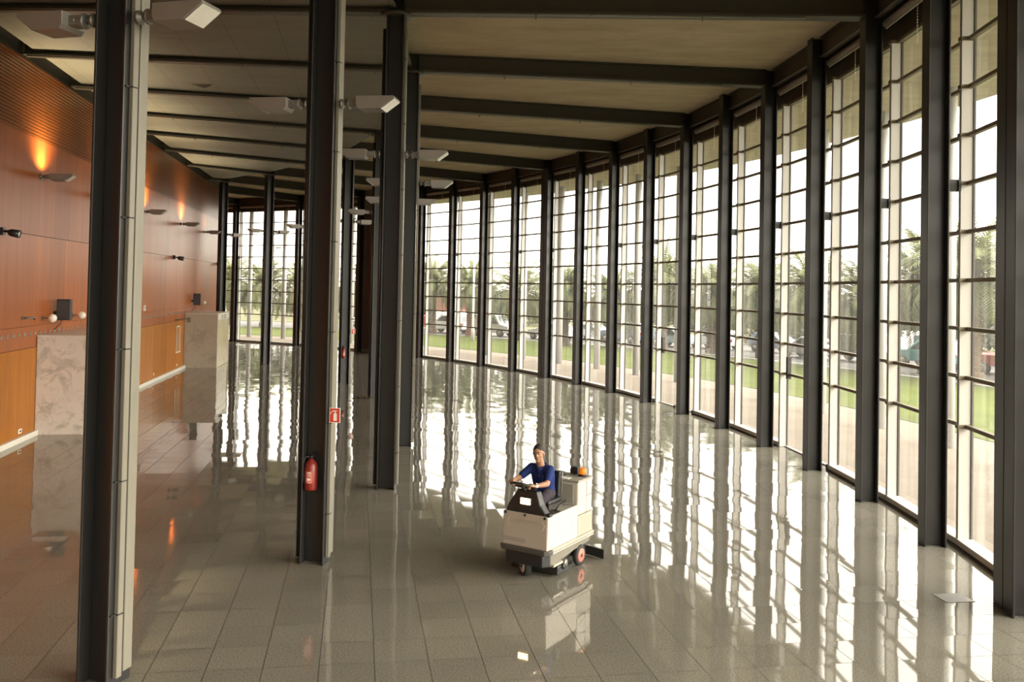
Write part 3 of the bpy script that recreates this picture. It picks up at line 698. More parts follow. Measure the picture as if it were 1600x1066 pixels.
# bumper, rail, skirt
mb = MB(); pf = [(-.42, .70), (-.36, .765), (.36, .765), (.42, .70), (.42, .60), (-.42, .60)]
mb.prism(list(reversed(pf)), .385, .455); bp_ = mb.build('front_bumper', dkgrey, t, .012, 2)
mb = MB(); mb.prism([(x * .97, y - .01) for x, y in reversed(pf)], .415, .425); mb.build('bumper_groove', M['black'], bp_)
mb = MB()
for s_ in (-1, 1):
    for z0, z1, o_ in ((.385, .408, .41), (.412, .43, .405), (.434, .455, .41)): mb.box(min(s_ * o_, s_ * .36), max(s_ * o_, s_ * .36), -.74, .60, z0, z1)
mb.build('side_rail', rail_m, t, .004, 1)
mb = MB(); mb.prism(list(reversed([(-.385, .60), (-.30, .72), (.30, .72), (.385, .60)])), .20, .385); mb.build('front_skirt', M['black'], t, .015, 2)
mb = MB()
for s_ in (-1, 1):
    xa, xb = (s_ * .375, s_ * .345)
    mb.add([(xa, .62, .21), (xa, .10, .25), (xa, -.12, .28), (xa, -.62, .30), (xa, -.70, .385), (xa, .62, .385), (xb, .62, .21), (xb, .10, .25), (xb, -.12, .28), (xb, -.62, .30), (xb, -.70, .385), (xb, .62, .385)],
           [(0, 1, 2, 3, 4, 5), (11, 10, 9, 8, 7, 6)] + [(i, 6 + i, 6 + (i + 1) % 6, (i + 1) % 6) for i in range(6)])
mb.build('side_skirt', plain('grey_skirt', (.16, .145, .115), .5), t)
mb = MB(); mb.box(-.30, .30, -.60, .42, .16, .45); mb.box(-.30, .30, .42, .66, .30, .45); mb.build('chassis', M['black'], t)
mb = MB(); mb.box(-.40, .40, .08, .42, .035, .17); mb.tube([(-.43, .25, .14), (-.30, .25, .14)], .05, 10); bd = mb.build('brush_deck', M['black'], t, .02, 2)
mb = MB(); mb.box(-.42, -.37, .30, .58, .20, .235); mb.build('deck_arm', rail_m, bd)
mb = MB(); mb.lathe([(.03, 0), (.055, .01), (.055, .05), (.02, .06)], 14, Matrix.Translation((-.38, .22, .18)) @ Matrix.Rotation(-pi / 2, 4, 'Y')); mb.build('deck_roller', M['lampbr'], bd)
def wheel(x, y, r, wd, hub, turn=0.0):
    T_ = Matrix.Translation((x, y, r)) @ Matrix.Rotation(turn, 4, 'Z') @ Matrix.Rotation(pi / 2, 4, 'Y')
    mb = MB(); mb.lathe([(r * .5, -wd/2), (r * .9, -wd/2), (r, -wd * .3), (r, wd * .3), (r * .9, wd/2), (r * .5, wd/2)], 28, T_); wh = mb.build('wheel', M['rubber'], SM)
    mb = MB(); mb.lathe([(.01, -wd/2 - .006), (r * .62, -wd/2 - .006), (r * .66, -wd/2), (r * .66, wd/2), (r * .62, wd/2 + .006), (.01, wd/2 + .006)], 24, T_); mb.build('hub', hub, wh)
    mb = MB(); mb.lathe([(.03, -wd/2 - .014), (.03, wd/2 + .014)], 12, T_); mb.build('hub_cap', M['gasket'], wh)
redhub = plain('red_hub', (.75, .17, .12), .5)
wheel(-.36, -.33, .155, .08, redhub); wheel(.36, -.33, .155, .08, redhub); wheel(.06, .575, .15, .10, cream, radians(52))
mb = MB()
sq = [(-.56 + 1.12 * i / 12, -.80 - .10 * cos((-.56 + 1.12 * i / 12) * 2.6)) for i in range(13)]
for (x0, y0), (x1, y1) in zip(sq[:-1], sq[1:]): mb.add([(x0, y0, .012), (x1, y1, .012), (x1, y1, .15), (x0, y0, .15), (x0, y0 + .03, .012), (x1, y1 + .03, .012), (x1, y1 + .03, .15), (x0, y0 + .03, .15)], [(0, 1, 2, 3), (5, 4, 7, 6), (3, 2, 6, 7), (0, 4, 5, 1), (1, 5, 6, 2), (0, 3, 7, 4)])
sqo = mb.build('squeegee', M['rubber'], t)
mb = MB(); mb.box(-.04, .04, -.88, -.6, .13, .19); mb.box(-.22, -.18, -.86, -.62, .13, .2); mb.box(.18, .22, -.86, -.62, .13, .2); mb.build('squeegee_arm', M['black'], sqo)
# cowl with headlamp, steering wheel
cw = MB()
v = [(-.36, .70, .935), (.34, .70, .935), (.30, .69, 1.05), (.16, .66, 1.27), (-.16, .66, 1.27), (-.24, .69, 1.08),
     (-.36, .56, .935), (.34, .56, .935), (.30, .54, 1.05), (.15, .50, 1.25), (-.15, .50, 1.25), (-.24, .54, 1.08)]
cw.add(v, [(0, 1, 2, 3, 4, 5), (11, 10, 9, 8, 7, 6), (0, 6, 7, 1), (1, 7, 8, 2), (2, 8, 9, 3), (3, 9, 10, 4), (4, 10, 11, 5), (5, 11, 6, 0)])
co = cw.build('front_cowl', M['black'], t, .02, 3)
mb = MB(); mb.box(-.40, -.20, .60, .69, .93, .975); mb.build('pedal_edge', M['black'], t, .01, 2)
hl = MB(); hl.box(-.10, .10, .66, .705, 1.055, 1.175); ho_ = hl.build('headlamp', M['black'], t, .01, 2)
hl = MB(); hl.box(-.082, .082, .70, .712, 1.07, 1.16); hl.build('lamp_glass', emis('headlamp_glow', (1.0, .66, .24), 3.0), ho_, .012, 2)
sw = MB(); T_ = Matrix.Translation((.05, .70, 1.335)) @ Matrix.Rotation(radians(22), 4, 'X')
sw.tube([(.175 * cos(2*pi*i/36), .175 * sin(2*pi*i/36), 0) for i in range(37)], .017, 10, False, True, T_)
sw.lathe([(.05, -.03), (.06, 0), (.05, .02)], 18, T_)
for q in range(3): aq = pi / 2 + q * 2 * pi / 3; sw.tube([(.04 * cos(aq), .04 * sin(aq), 0), (.17 * cos(aq), .17 * sin(aq), 0)], .013, 8, True, True, T_)
so = sw.build('steering_wheel', M['black'], t)
mb = MB(); mb.tube([(.03, .62, 1.22), (.05, .70, 1.33)], .03, 10); mb.build('steering_column', M['black'], so)
# seat
st = MB(); st.box(-.20, .20, -.05, .36, 1.0, 1.075); seat = st.build('seat', M['black'], t, .03, 3)
st = MB(); st.box(-.17, .17, -.04, .30, .92, 1.0); st.build('seat_base', dkgrey, seat)
T_ = Matrix.Translation((0, -.02, 1.06)) @ Matrix.Rotation(radians(4), 4, 'X')
st = MB(); st.box(-.17, .17, -.05, .03, .0, .39, T_); bk = st.build('backrest', M['black'], t, .03, 3)
st = MB(); st.tube([(-.174, -.052, .04), (-.174, -.052, .36), (-.15, -.052, .39)], .008, 8, True, True, T_); st.build('piping', M['lamp'], bk)
st = MB(); st.tube([(-.26, -.05, 1.02), (-.27, .16, .99), (-.27, .28, .94)], .016, 8); st.build('seat_lever', M['black'], seat)

# ------------------------------------------------------------------ driver
class Flesh(MB):
    def ell(s, c, r, rot=None):
        s.sphere((0, 0, 0), r, 18, 12, Matrix.Translation(c) @ (rot or Matrix.Identity(4)))
    def limb(s, pts, rad, n=14):
        # denser rings plus end balls, unions cleanly when remeshed
        P_ = [Vector(p) for p in pts]; q, rr = [], []
        for i in range(len(P_) - 1):
            for k_ in range(4): q.append(P_[i].lerp(P_[i+1], k_ / 4)); rr.append(rad[i] + (rad[i+1] - rad[i]) * k_ / 4)
        q.append(P_[-1]); rr.append(rad[-1])
        s.tube(q, rr, n)
        for p, r in ((P_[0], rad[0]), (P_[-1], rad[-1])): s.sphere(p, r * .995, 12, 8)
        for p, r in list(zip(P_, rad))[1:-1]: s.sphere(p, r, 12, 8)
def flesh_obj(fl, name, mat, parent, vox, smooth=4):
    o = fl.build(name, mat, parent)
    rm = o.modifiers.new('skin', 'REMESH'); rm.mode = 'VOXEL'; rm.voxel_size = vox; rm.use_smooth_shade = True
    sm = o.modifiers.new('soften', 'SMOOTH'); sm.factor = .5; sm.iterations = smooth
    return o
skin = plain('skin', (.36, .19, .115), .5, 0, .08, 20)
shirt = plain('blue_polo', (.008, .022, .115), .8, 0, .15, 14, .3, .2)
trous = plain('dark_trousers', (.035, .028, .038), .85, 0, .2, 12, .2, .2)
hairm = plain('dark_hair', (.022, .013, .009), .7, 0, .3, 60)
pr = thing('person', 'person in blue polo shirt and dark trousers driving the floor scrubber', 'person', MO, MR)
fl = Flesh()
HC = Vector((0, .345, 1.765))
Rh = Matrix.Rotation(radians(-6), 4, 'X') @ Matrix.Rotation(radians(14), 4, 'Z')
def hd(x, y, z): return HC + Rh.to_3x3() @ Vector((x, y, z))
fl.ell(hd(0, -.012, .03), (.079, .098, .098), Rh)                       # skull
fl.ell(hd(0, .012, -.040), (.068, .074, .085), Rh); fl.ell(hd(0, .020, -.080), (.056, .058, .046), Rh)                      # jaw and face
fl.ell(hd(0, .062, -.105), (.030, .024, .022), Rh)                      # chin
fl.ell(hd(0, .085, .025), (.055, .014, .014), Rh)                       # brow ridge
fl.limb([hd(0, .088, .012), hd(0, .103, -.022)], [.010, .015], 10)      # nose
fl.ell(hd(-.013, .094, -.026), (.010, .010, .008), Rh); fl.ell(hd(.013, .094, -.026), (.010, .010, .008), Rh)
fl.ell(hd(0, .083, -.058), (.027, .010, .007), Rh); fl.ell(hd(0, .081, -.070), (.024, .010, .007), Rh)   # lips
for s_ in (-1, 1):
    fl.ell(hd(s_ * .081, -.008, -.012), (.010, .022, .034), Rh)         # ears
    fl.ell(hd(s_ * .040, .052, -.030), (.024, .022, .026), Rh)          # cheeks
fl.limb([(0, .25, 1.52), (0, .275, 1.58), hd(0, -.01, -.07)], [.070, .060, .058])
# torso and limbs under the clothes
fl.limb([(0, .15, 1.16), (0, .17, 1.28), (0, .20, 1.42), (0, .22, 1.50)], [.125, .115, .125, .085])
SHR, SHL = Vector((.175, .235, 1.515)), Vector((-.160, .265, 1.52))
ELR, WRR = Vector((.285, .43, 1.37)), Vector((.235, .66, 1.385))
ELL, WRL = Vector((-.225, .475, 1.355)), Vector((-.140, .665, 1.345))
fl.limb([(0, .22, 1.50), SHR], [.08, .062]); fl.limb([(0, .22, 1.50), SHL], [.08, .062])
fl.limb([SHR, SHR.lerp(ELR, .4), ELR], [.058, .052, .041]); fl.limb([ELR, ELR.lerp(WRR, .3), WRR], [.041, .041, .027])
fl.limb([SHL, SHL.lerp(ELL, .4), ELL], [.058, .052, .041]); fl.limb([ELL, ELL.lerp(WRL, .3), WRL], [.041, .041, .027])
def hand(wr, palm_dir, up, side, grip):
    """palm_dir: wrist to knuckles; up: back of the hand; side: towards the thumb; grip: how far the fingers curl"""
    d, u, s_ = palm_dir.normalized(), up.normalized(), side.normalized()
    for q in (-.028, -.010, .010, .028):
        fl.limb([wr + s_ * q * .6, wr + d * .045 + s_ * q, wr + d * .085 + s_ * q * 1.05], [.017, .017, .013], 8)
    for i, (q, ln) in enumerate(((.032, .95), (.0115, 1.06), (-.0105, 1.0), (-.031, .80))):
        p = wr + d * .085 + s_ * q; a_ = 0.0; pts = [p]
        for seg, lf in enumerate((.040, .026, .021)):
            a_ += grip * (.75, 1.0, .7)[seg]
            p = p + (d * cos(a_) - u * sin(a_)) * lf * ln; pts.append(p)
        fl.limb(pts, [.0098, .0092, .0085, .0072], 8)
    p = wr + d * .03 + s_ * .028 - u * .008; q = p + (d * .5 + s_ * .65 - u * .45).normalized() * .042; r_ = q + (d * .75 + s_ * .05 - u * .75).normalized() * .032
    fl.limb([p, q, r_], [.0145, .0112, .009], 8)
GR, GL = Vector((.215, .76, 1.36)), Vector((-.115, .72, 1.335))
dR, dL = (GR + Vector((0, 0, .035)) - WRR), (GL + Vector((0, 0, .03)) - WRL)
hand(WRR, dR, Vector((.25, .1, .95)), Vector((-.95, .1, .1)), .95)
hand(WRL, dL, Vector((-.25, -.05, .95)), Vector((.8, -.5, .2)), .95)
for s_ in (-1, 1):                                                       # shins and feet inside the footwell
    fl.limb([(s_ * .14, .48, 1.10), (s_ * .13, .50, .86), (s_ * .13, .46, .70)], [.055, .052, .036])
    fl.limb([(s_ * .10, .16, 1.14), (s_ * .14, .48, 1.10)], [.085, .058])
    fl.limb([(s_ * .13, .45, .66), (s_ * .135, .60, .63)], [.034, .03])
bodyo = flesh_obj(fl, 'body', skin, pr, .0062, 3)
# shirt
sh = Flesh()
sh.limb([(0, .15, 1.14), (0, .16, 1.24), (0, .19, 1.36), (0, .21, 1.45), (0, .23, 1.515)], [.135, .128, .130, .118, .092], 20)
for s_ in (-1, 1):
    sh.limb([(s_ * .06, .14, 1.15), (s_ * .065, .17, 1.28), (s_ * .085, .20, 1.42)], [.112, .105, .106], 18)
sh.limb([(0, .215, 1.49), SHR], [.092, .068]); sh.limb([(0, .215, 1.49), SHL], [.092, .068])
e1 = SHR.lerp(ELR, .72); e2 = SHL.lerp(ELL, .72)
sh.limb([SHR, e1], [.068, .060]); sh.limb([SHL, e2], [.068, .060])
sho = flesh_obj(sh, 'polo_shirt', shirt, pr, .008, 4)
cl = MB(); cpts = []
for i in range(25):
    a_ = pi / 2 + .35 + (2 * pi - .7) * i / 24
    cpts.append((.078 * cos(a_), .258 + .074 * sin(a_), 1.568 - .024 * sin(a_)))
cl.tube(cpts, [.014] * 25, 8); cl.tube([cpts[0], (.012, .345, 1.47)], [.014, .008], 8); cl.tube([cpts[-1], (-.012, .345, 1.47)], [.014, .008], 8)
cl.build('collar', shirt, pr)
# trousers
tr = Flesh()
tr.ell((0, .15, 1.15), (.165, .14, .085))
for s_ in (-1, 1):
    tr.limb([(s_ * .09, .15, 1.145), (s_ * .13, .33, 1.15), (s_ * .15, .49, 1.115)], [.098, .086, .072], 16)
    tr.limb([(s_ * .15, .49, 1.115), (s_ * .14, .51, .90), (s_ * .135, .46, .69)], [.070, .062, .056], 14)
flesh_obj(tr, 'trousers', trous, pr, .009, 4)
for s_ in (-1, 1):
    f_ = Flesh(); f_.limb([(s_ * .135, .44, .655), (s_ * .138, .54, .65), (s_ * .14, .635, .637)], [.045, .042, .036]); f_.build('shoe', M['black'], pr)
# short hair
hh = MB(); nv_, nu_ = 9, 22; vs, fs = [], []
for i in range(nv_ + 1):
    for j in range(nu_):
        a_ = 2 * pi * j / nu_; fr = max(0, sin(a_))               # a_ = pi/2 is the face
        low = 1.92 - .92 * fr ** 1.5 - (.28 if abs(cos(a_)) > .75 and sin(a_) > 0 else 0)
        ph = low * i / nv_
        vs.append(hd(.0855 * sin(ph) * cos(a_), -.014 + .103 * sin(ph) * sin(a_), .028 + .107 * cos(ph)))
for i in range(nv_):
    for j in range(nu_): a0, b0_ = i * nu_ + j, i * nu_ + (j + 1) % nu_; fs.append((a0, a0 + nu_, b0_ + nu_, b0_))
hh.add(vs, fs, True); ho2 = hh.build('hair', hairm, pr)
sd = ho2.modifiers.new('thick', 'SOLIDIFY'); sd.thickness = .007; sd.offset = -1
eb = Flesh()
for s_ in (-1, 1): eb.limb([hd(s_ * .018, .098, .032), hd(s_ * .036, .094, .037), hd(s_ * .052, .082, .031)], [.0045, .005, .0035], 8)
eb.build('eyebrows', hairm, pr)
eb = MB()
for s_ in (-1, 1): eb.sphere(hd(s_ * .031, .074, .006), .0135, 12, 8)
eb.build('eyes', plain('eye', (.30, .24, .20), .2), pr)
ip = MB()
for s_ in (-1, 1): ip.sphere(hd(s_ * .031, .0838, .004), .0058, 10, 6)
ip.build('irises', M['black'], pr)
wa = MB(); dv = (WRL - ELL).normalized(); c0 = WRL - dv * .012
wa.tube([c0 - dv * .012, c0 + dv * .012], .034, 16, False); wa.tube([c0 + Vector((0, -.01, .034)), c0 + Vector((0, -.012, .042))], .017, 14); wa.build('wristwatch', plain('watch_metal', (.75, .72, .65), .25, .6), pr)

# ------------------------------------------------------------------ outdoors
def ring(r0, r1, ka, kb, n, z0, z1):
    mb = MB(); a_, b_ = arc(r0, ka, kb, n), arc(r1, ka, kb, n)
    for i in range(n):
        q = [a_[i], b_[i], b_[i+1], a_[i+1]]
        mb.add([(p.x, p.y, z0) for p in q] + [(p.x, p.y, z1) for p in q], [(3, 2, 1, 0), (4, 5, 6, 7), (0, 1, 5, 4), (2, 3, 7, 6)])
    return mb
struct(ring(RG + .12, 57.2, -9, 30, 80, -.3, -.015).build('pavement', M['paving']), 'pale paved walk outside along the glass front', 'pavement')
struct(ring(57.2, 69.2, -9, 30, 80, -.3, .0).build('lawn', M['grass']), 'green lawn between the paved walk and the parked cars', 'lawn')
struct(ring(69.2, 69.4, -9, 30, 80, -.3, .06).build('kerb', M['stone_white']), 'pale kerb edging the lawn', 'kerb')
struct(ring(69.4, 82, -9, 30, 80, -.3, -.03).build('road', M['asphalt']), 'grey asphalt parking road beyond the lawn', 'road')
gd = MB(); gd.lathe([(300, -.5), (300, -.35)], 64)
o = gd.build('ground', M['earth']); struct(o, 'bare ground round the hall', 'ground')
struct(ring(82, 240, -14, 36, 60, -.4, .0).build('ground_far', M['earth']), 'dry ground beyond the parking road', 'ground')
struct(ring(RG + .1, 57.0, -6, 25, 80, 10.15, 10.5).build('canopy', M['canopy']), 'concrete canopy over the walk outside the glass', 'canopy')
for k in range(0, 24):
    mb = MB(); mb.lathe([(.17, -.02), (.17, 10.16)], 18)
    o = mb.build('canopy_post', M['post']); o.location = P(k, 55.25); o.rotation_euler.z = ang(k)
    tag(o, 'round grey canopy post outside, standing behind the %s glazing column from the right' % ORD[k + 1], 'post', 'canopy posts outside')

rnd = random.Random(4)
def palm_crown(seed, nf=84, L0=3.7):
    r = random.Random(seed); mb = MB()
    for i in range(nf):
        az = i * 2.39996 + r.uniform(-.2, .2); el = radians(84 - 112 * (i / nf) ** .9 + r.uniform(-7, 7)); ln = L0 * r.uniform(.82, 1.1)
        p = Vector((cos(az) * .22, sin(az) * .22, .1 * sin(el))); ns = 13; pts = [p]; e = el
        for s_ in range(ns):
            p = p + Vector((cos(az) * cos(e), sin(az) * cos(e), sin(e))) * ln / ns; e -= radians(5.6 + 3.6 * cos(el)) * (.5 + s_ / ns); pts.append(p.copy())
        side = Vector((-sin(az), cos(az), 0))
        for s_ in range(1, ns + 1):
            d = (pts[s_] - pts[s_ - 1]).normalized(); up = side.cross(d)
            wd = .74 * (sin(pi * min(1, (s_ + .6) / (ns + 1.2))) ** .6) * (1 if s_ > 1 else .4)
            for sg in (-1, 1):
                for h_ in (0, .5):
                    b_ = pts[s_ - 1].lerp(pts[s_], h_); tip = b_ + (side * sg * .78 + d * .62 + up * r.uniform(.12, .34)) * wd
                    mb.add([b_ - d * .06, b_ + d * .06, tip], [(0, 1, 2)])
        for s_ in range(0, ns, 3):
            a_, b_ = pts[s_], pts[min(ns, s_ + 3)]; w_ = .03 * (1 - s_ / ns) + .008
            mb.add([a_ - side * w_, a_ + side * w_, b_ + side * w_ * .8, b_ - side * w_ * .8], [(0, 1, 2, 3)])
    return mb.mesh('palm_crown')
def palm_trunk(seed, h, mat):
    r = random.Random(seed); prof = []; z = -.1
    while z < h:
        prof += [(.36 * r.uniform(.95, 1.05) + (.10 if z < .4 else 0) + (.10 if z > h - .7 else 0), z), (.41 * r.uniform(.95, 1.05) + (.10 if z < .4 else 0) + (.12 if z > h - .7 else 0), z + .16)]; z += .19
    prof += [(.35, h + .05), (.1, h + .45)]
    mb = MB(); mb.lathe(prof, 14, None, False); me = mb.mesh('palm_trunk'); me.materials.append(mat); return me
CROWN = [palm_crown(s_) for s_ in (1, 2, 3)]
for me in CROWN: me.materials.append(M['palm_leaf'])
TRUNK = [palm_trunk(7, 4.0, M['palm_bark']), palm_trunk(8, 4.0, M['palm_red'])]
# (x, y, trunk height, crown scale, reddish trunk, label)
PALMS = [(-5.9, 79.6, 4.2, 1.0, 0, 'upright date palm framed by the bay right of the inner columns'),
 (-2.3, 77.0, 3.9, .95, 1, 'date palm with a reddish trunk before the white vans'),
 (1.9, 72.6, 3.6, 1.0, 0, 'date palm left of the wide glazing column, drooping fronds over a white van'),
 (5.1, 66.7, 3.9, .9, 0, 'date palm just right of the wide glazing column'),
 (8.6, 65.5, 3.2, .95, 0, 'low date palm before the white parked hatchback'),
 (12.1, 64.5, 4.3, 1.05, 0, 'tall date palm with wide arching fronds before the blue-grey car'),
 (14.9, 60.7, 3.7, .95, 0, 'date palm with a pale straight trunk near the middle of the glass front'),
 (17.4, 57.4, 3.7, 1.0, 0, 'date palm with twin-looking trunk behind the sixth glazing column from the right'),
 (18.6, 51.8, 3.9, 1.0, 0, 'date palm arching over the silver car, fifth from the right'),
 (21.0, 49.8, 3.5, 1.0, 0, 'date palm fourth from the right edge of the photo'),
 (23.7, 48.4, 4.5, 1.1, 0, 'date palm third from the right edge, behind the teal car'),
 (23.3, 43.0, 4.9, 1.1, 0, 'date palm second from the right edge, beside the red pickup'),
 (27.6, 43.5, 4.8, 1.1, 0, 'date palm at the right edge of the photo'),
 (-22.8, 86.0, 3.6, 1.05, 0, 'date palm at the far left behind the end glazing, first from the timber wall'),
 (-27.0, 89.0, 3.9, 1.0, 0, 'dark date palm beside the far end of the timber wall'),
 (-18.8, 84.5, 3.6, 1.0, 0, 'date palm behind the lone far inner column'),
 (-12.5, 84.0, 3.9, 1.0, 0, 'date palm seen between the inner columns left of the centre')]
for i, (x, y, h_, sc, red, lab) in enumerate(PALMS):
    t = thing('date_palm', lab, 'palm tree', (x, y, 0), rnd.uniform(0, 6.28), 'date palms on the lawn')
    o = bpy.data.objects.new('trunk', TRUNK[red]); COL.objects.link(o); o.parent = t; o.scale = (1, 1, (h_ + .35) / 4.0)
    o = bpy.data.objects.new('crown', CROWN[i % 3]); COL.objects.link(o); o.parent = t; o.location.z = h_ + .45; o.scale = (sc, sc, sc)
def tree_crown(seed, n, rx, rz):
    r = random.Random(seed); mb = MB(); blobs = [(Vector((r.uniform(-rx, rx) * .6, r.uniform(-rx, rx) * .6, r.uniform(-.5, .6) * rz)), r.uniform(.35, .6) * rx) for _ in range(9)]
    for i in range(n):
        c, q = blobs[i % 9]; d = Vector((r.gauss(0, 1), r.gauss(0, 1), r.gauss(0, 1))).normalized(); p = c + Vector((d.x * q, d.y * q, d.z * q * rz / rx * 1.1)) * r.uniform(.7, 1.02)
        u = Vector((r.gauss(0, 1), r.gauss(0, 1), r.gauss(0, 1))).normalized(); v_ = u.cross(d + Vector((.01, .02, .3))).normalized(); s_ = r.uniform(.13, .26)
        mb.add([p - u * s_, p + v_ * s_ * .6, p + u * s_, p - v_ * s_ * .6], [(0, 1, 2, 3)])
    for c, q in blobs: mb.sphere(c, (q * .72, q * .72, q * .72 * rz / rx), 10, 7)
    me = mb.mesh('tree_crown'); me.materials.append(M['leaf']); return me
TC = [tree_crown(s_, 3000, 3.4, 2.6) for s_ in (11, 12, 13)]
tm = MB(); tm.lathe([(.3, -.1), (.22, .8), (.2, 3.2)], 10); TT = tm.mesh('tree_trunk'); TT.materials.append(M['bark'])
i = 0
for i in range(30):
    k, r_ = 1.2 + .82 * i, 86 + (0, 4.5, 1.5, 7, 3)[i % 5] + (10 if i > 17 else 0)
    p = P(k, r_); t = thing('bushy_tree', '', 'tree', p, i * 1.3, 'bushy trees beyond the cars')
    tag(t, 'bushy olive-green tree beyond the parked cars, %s from the right edge' % (ORD[i + 1] if i + 1 < len(ORD) else 'thirty-first twenty-eighth twenty-ninth thirtieth'.split()[i + 1 - 27]), 'tree', 'bushy trees beyond the cars')
    sc_ = (1.08, 1.24, .96)[i % 3]
    o = bpy.data.objects.new('crown', TC[i % 3]); COL.objects.link(o); o.parent = t; o.location.z = 2.1 * sc_; o.scale = (sc_ * 1.05, sc_ * 1.05, sc_ * (.72 if i % 4 else .88))
    o = bpy.data.objects.new('trunk', TT); COL.objects.link(o); o.parent = t; o.scale = (1, 1, .8)

# cars
GLS = plain('car_glass', (.03, .035, .04), .12)
def car(x, y, heading, paint, label, kind='hatch', sc=1.0):
    t = thing('car' if kind not in ('van', 'pickup') else ('van' if kind == 'van' else 'pickup_truck'), label, 'car' if kind not in ('van', 'pickup') else kind.replace('pickup', 'pickup truck'), (x, y, -.03), heading, 'parked cars')
    W = .86
    if kind == 'van':
        out = [(-2.2, .35), (-2.25, .9), (-2.2, 1.75), (-2.0, 1.88), (.75, 1.88), (1.35, 1.12), (2.1, .98), (2.25, .7), (2.2, .35)]
        wins = [[(-.15, 1.15), (-.15, 1.68), (.62, 1.68), (1.12, 1.15)], [(-1.2, 1.15), (-1.2, 1.68), (-.3, 1.68), (-.3, 1.15)]]; ws = ((.80, 1.82), (1.34, 1.16)); rs = ((-2.26, 1.1), (-2.22, 1.65)); hw = 1.1
    elif kind == 'suv':
        out = [(-2.1, .4), (-2.15, .95), (-2.0, 1.05), (-1.85, 1.66), (-1.6, 1.74), (.3, 1.74), (.95, 1.1), (1.95, 1.0), (2.12, .75), (2.1, .4)]
        wins = [[(-.45, 1.12), (-.45, 1.6), (.2, 1.6), (.72, 1.12)], [(-1.35, 1.12), (-1.35, 1.6), (-.55, 1.6), (-.55, 1.12)], [(-1.85, 1.12), (-1.75, 1.58), (-1.45, 1.6), (-1.45, 1.12)]]; ws = ((.36, 1.68), (.92, 1.14)); rs = ((-1.99, 1.1), (-1.86, 1.6)); hw = 1.05
    elif kind == 'pickup':
        out = [(-2.5, .5), (-2.5, 1.12), (-.75, 1.12), (-.7, 1.2), (-.55, 1.72), (.35, 1.74), (.95, 1.15), (2.1, 1.05), (2.25, .8), (2.2, .5)]
        wins = [[(-.45, 1.2), (-.42, 1.6), (.28, 1.6), (.75, 1.2)]]; ws = ((.40, 1.68), (.92, 1.2)); rs = ((-.71, 1.22), (-.58, 1.62)); hw = 1.12
    else:
        out = [(-1.9, .35), (-1.98, .8), (-1.85, 1.0), (-1.45, 1.40), (-1.1, 1.46), (.15, 1.46), (.95, .95), (1.75, .85), (1.98, .62), (1.95, .35)]
        wins = [[(-.4, .98), (-.4, 1.34), (.1, 1.36), (.72, .98)], [(-1.35, .98), (-1.15, 1.32), (-.5, 1.34), (-.5, .98)]]; ws = ((.22, 1.40), (.92, .98)); rs = ((-1.80, 1.04), (-1.46, 1.36)); hw = .95
    def yy(z): return W * (1 - .20 * max(0, (z - hw) / .8)) * (1 if z > .5 else .96)
    n = len(out); mb = MB()
    mb.add([(a_, -yy(z), z) for a_, z in out] + [(a_, yy(z), z) for a_, z in out], [tuple(range(n)), tuple(reversed(range(n, 2 * n)))] + [(i, n + i, n + (i + 1) % n, (i + 1) % n) for i in range(n)])
    mb.build('body', paint, t, .05, 2)
    mb = MB()
    for wn in wins:
        for sg in (-1, 1):
            m_ = len(wn); mb.add([(a_, sg * (yy(z) + .012), z) for a_, z in wn] + [(a_, sg * (yy(z) - .03), z) for a_, z in wn], [tuple(range(m_)), tuple(reversed(range(m_, 2 * m_)))] + [(i, m_ + i, m_ + (i + 1) % m_, (i + 1) % m_) for i in range(m_)])
    mb.build('side_windows', GLS, t)
    for nm, ((xa, za), (xb, zb)) in (('windscreen', ws), ('rear_window', rs)):
        mb = MB(); dx, dz = xb - xa, zb - za; nl = hypot(dx, dz); nx, nz = (-dz / nl * .015, dx / nl * .015)
        if nm == 'windscreen': nx, nz = abs(nx), abs(nz)
        else: nx, nz = -abs(nx), abs(nz)
        mb.add([(xa + nx, -yy(za) + .1, za + nz), (xa + nx, yy(za) - .1, za + nz), (xb + nx, yy(zb) - .1, zb + nz), (xb + nx, -yy(zb) + .1, zb + nz)], [(0, 1, 2, 3)]); mb.build(nm, GLS, t)
    wb = 1.28 if kind != 'pickup' else 1.45; wr = .31 if kind in ('hatch',) else .36
    for wx in (-wb, wb):
        for sg in (-1, 1):
            T_ = Matrix.Translation((wx, sg * (W - .10), wr)) @ Matrix.Rotation(pi / 2, 4, 'X')
            mb = MB(); mb.lathe([(.05, -.12), (wr * .95, -.12), (wr, -.08), (wr, .08), (wr * .95, .12), (.05, .12)], 20, T_); wo_ = mb.build('wheel', M['rubber'], t)
            mb = MB(); mb.lathe([(.01, -.128), (wr * .6, -.128), (wr * .6, .128), (.01, .128)], 16, T_); mb.build('hub', M['lamp'], wo_)
    mb = MB()
    fx = out[-2][0]
    for sg in (-1, 1): mb.box(fx - .12, fx + .012, min(sg * .5, sg * .8), max(sg * .5, sg * .8), out[-2][1] - .08, out[-2][1] + .07)
    mb.build('headlights', M['lamp_lens'], t)
    mb = MB()
    for sg in (-1, 1): mb.box(out[1][0] - .01, out[1][0] + .1, min(sg * .62, sg * .82), max(sg * .62, sg * .82), out[1][1] - .16, out[1][1] + .06)
    mb.build('tail_lights', M['red'], t)
    t.scale = (sc,) * 3
def cp(name, c): return plain(name, c, .3, .0, .03, 2)
cw_, cs_, cb_, cd_, ct_, cr_, cl_ = cp('car_white', (.72, .72, .70)), cp('car_silver', (.42, .44, .46)), cp('car_blue_grey', (.17, .21, .28)), cp('car_dark', (.045, .048, .055)), cp('car_teal', (.13, .33, .36)), cp('car_red', (.45, .03, .035)), cp('car_light_blue', (.40, .50, .60))
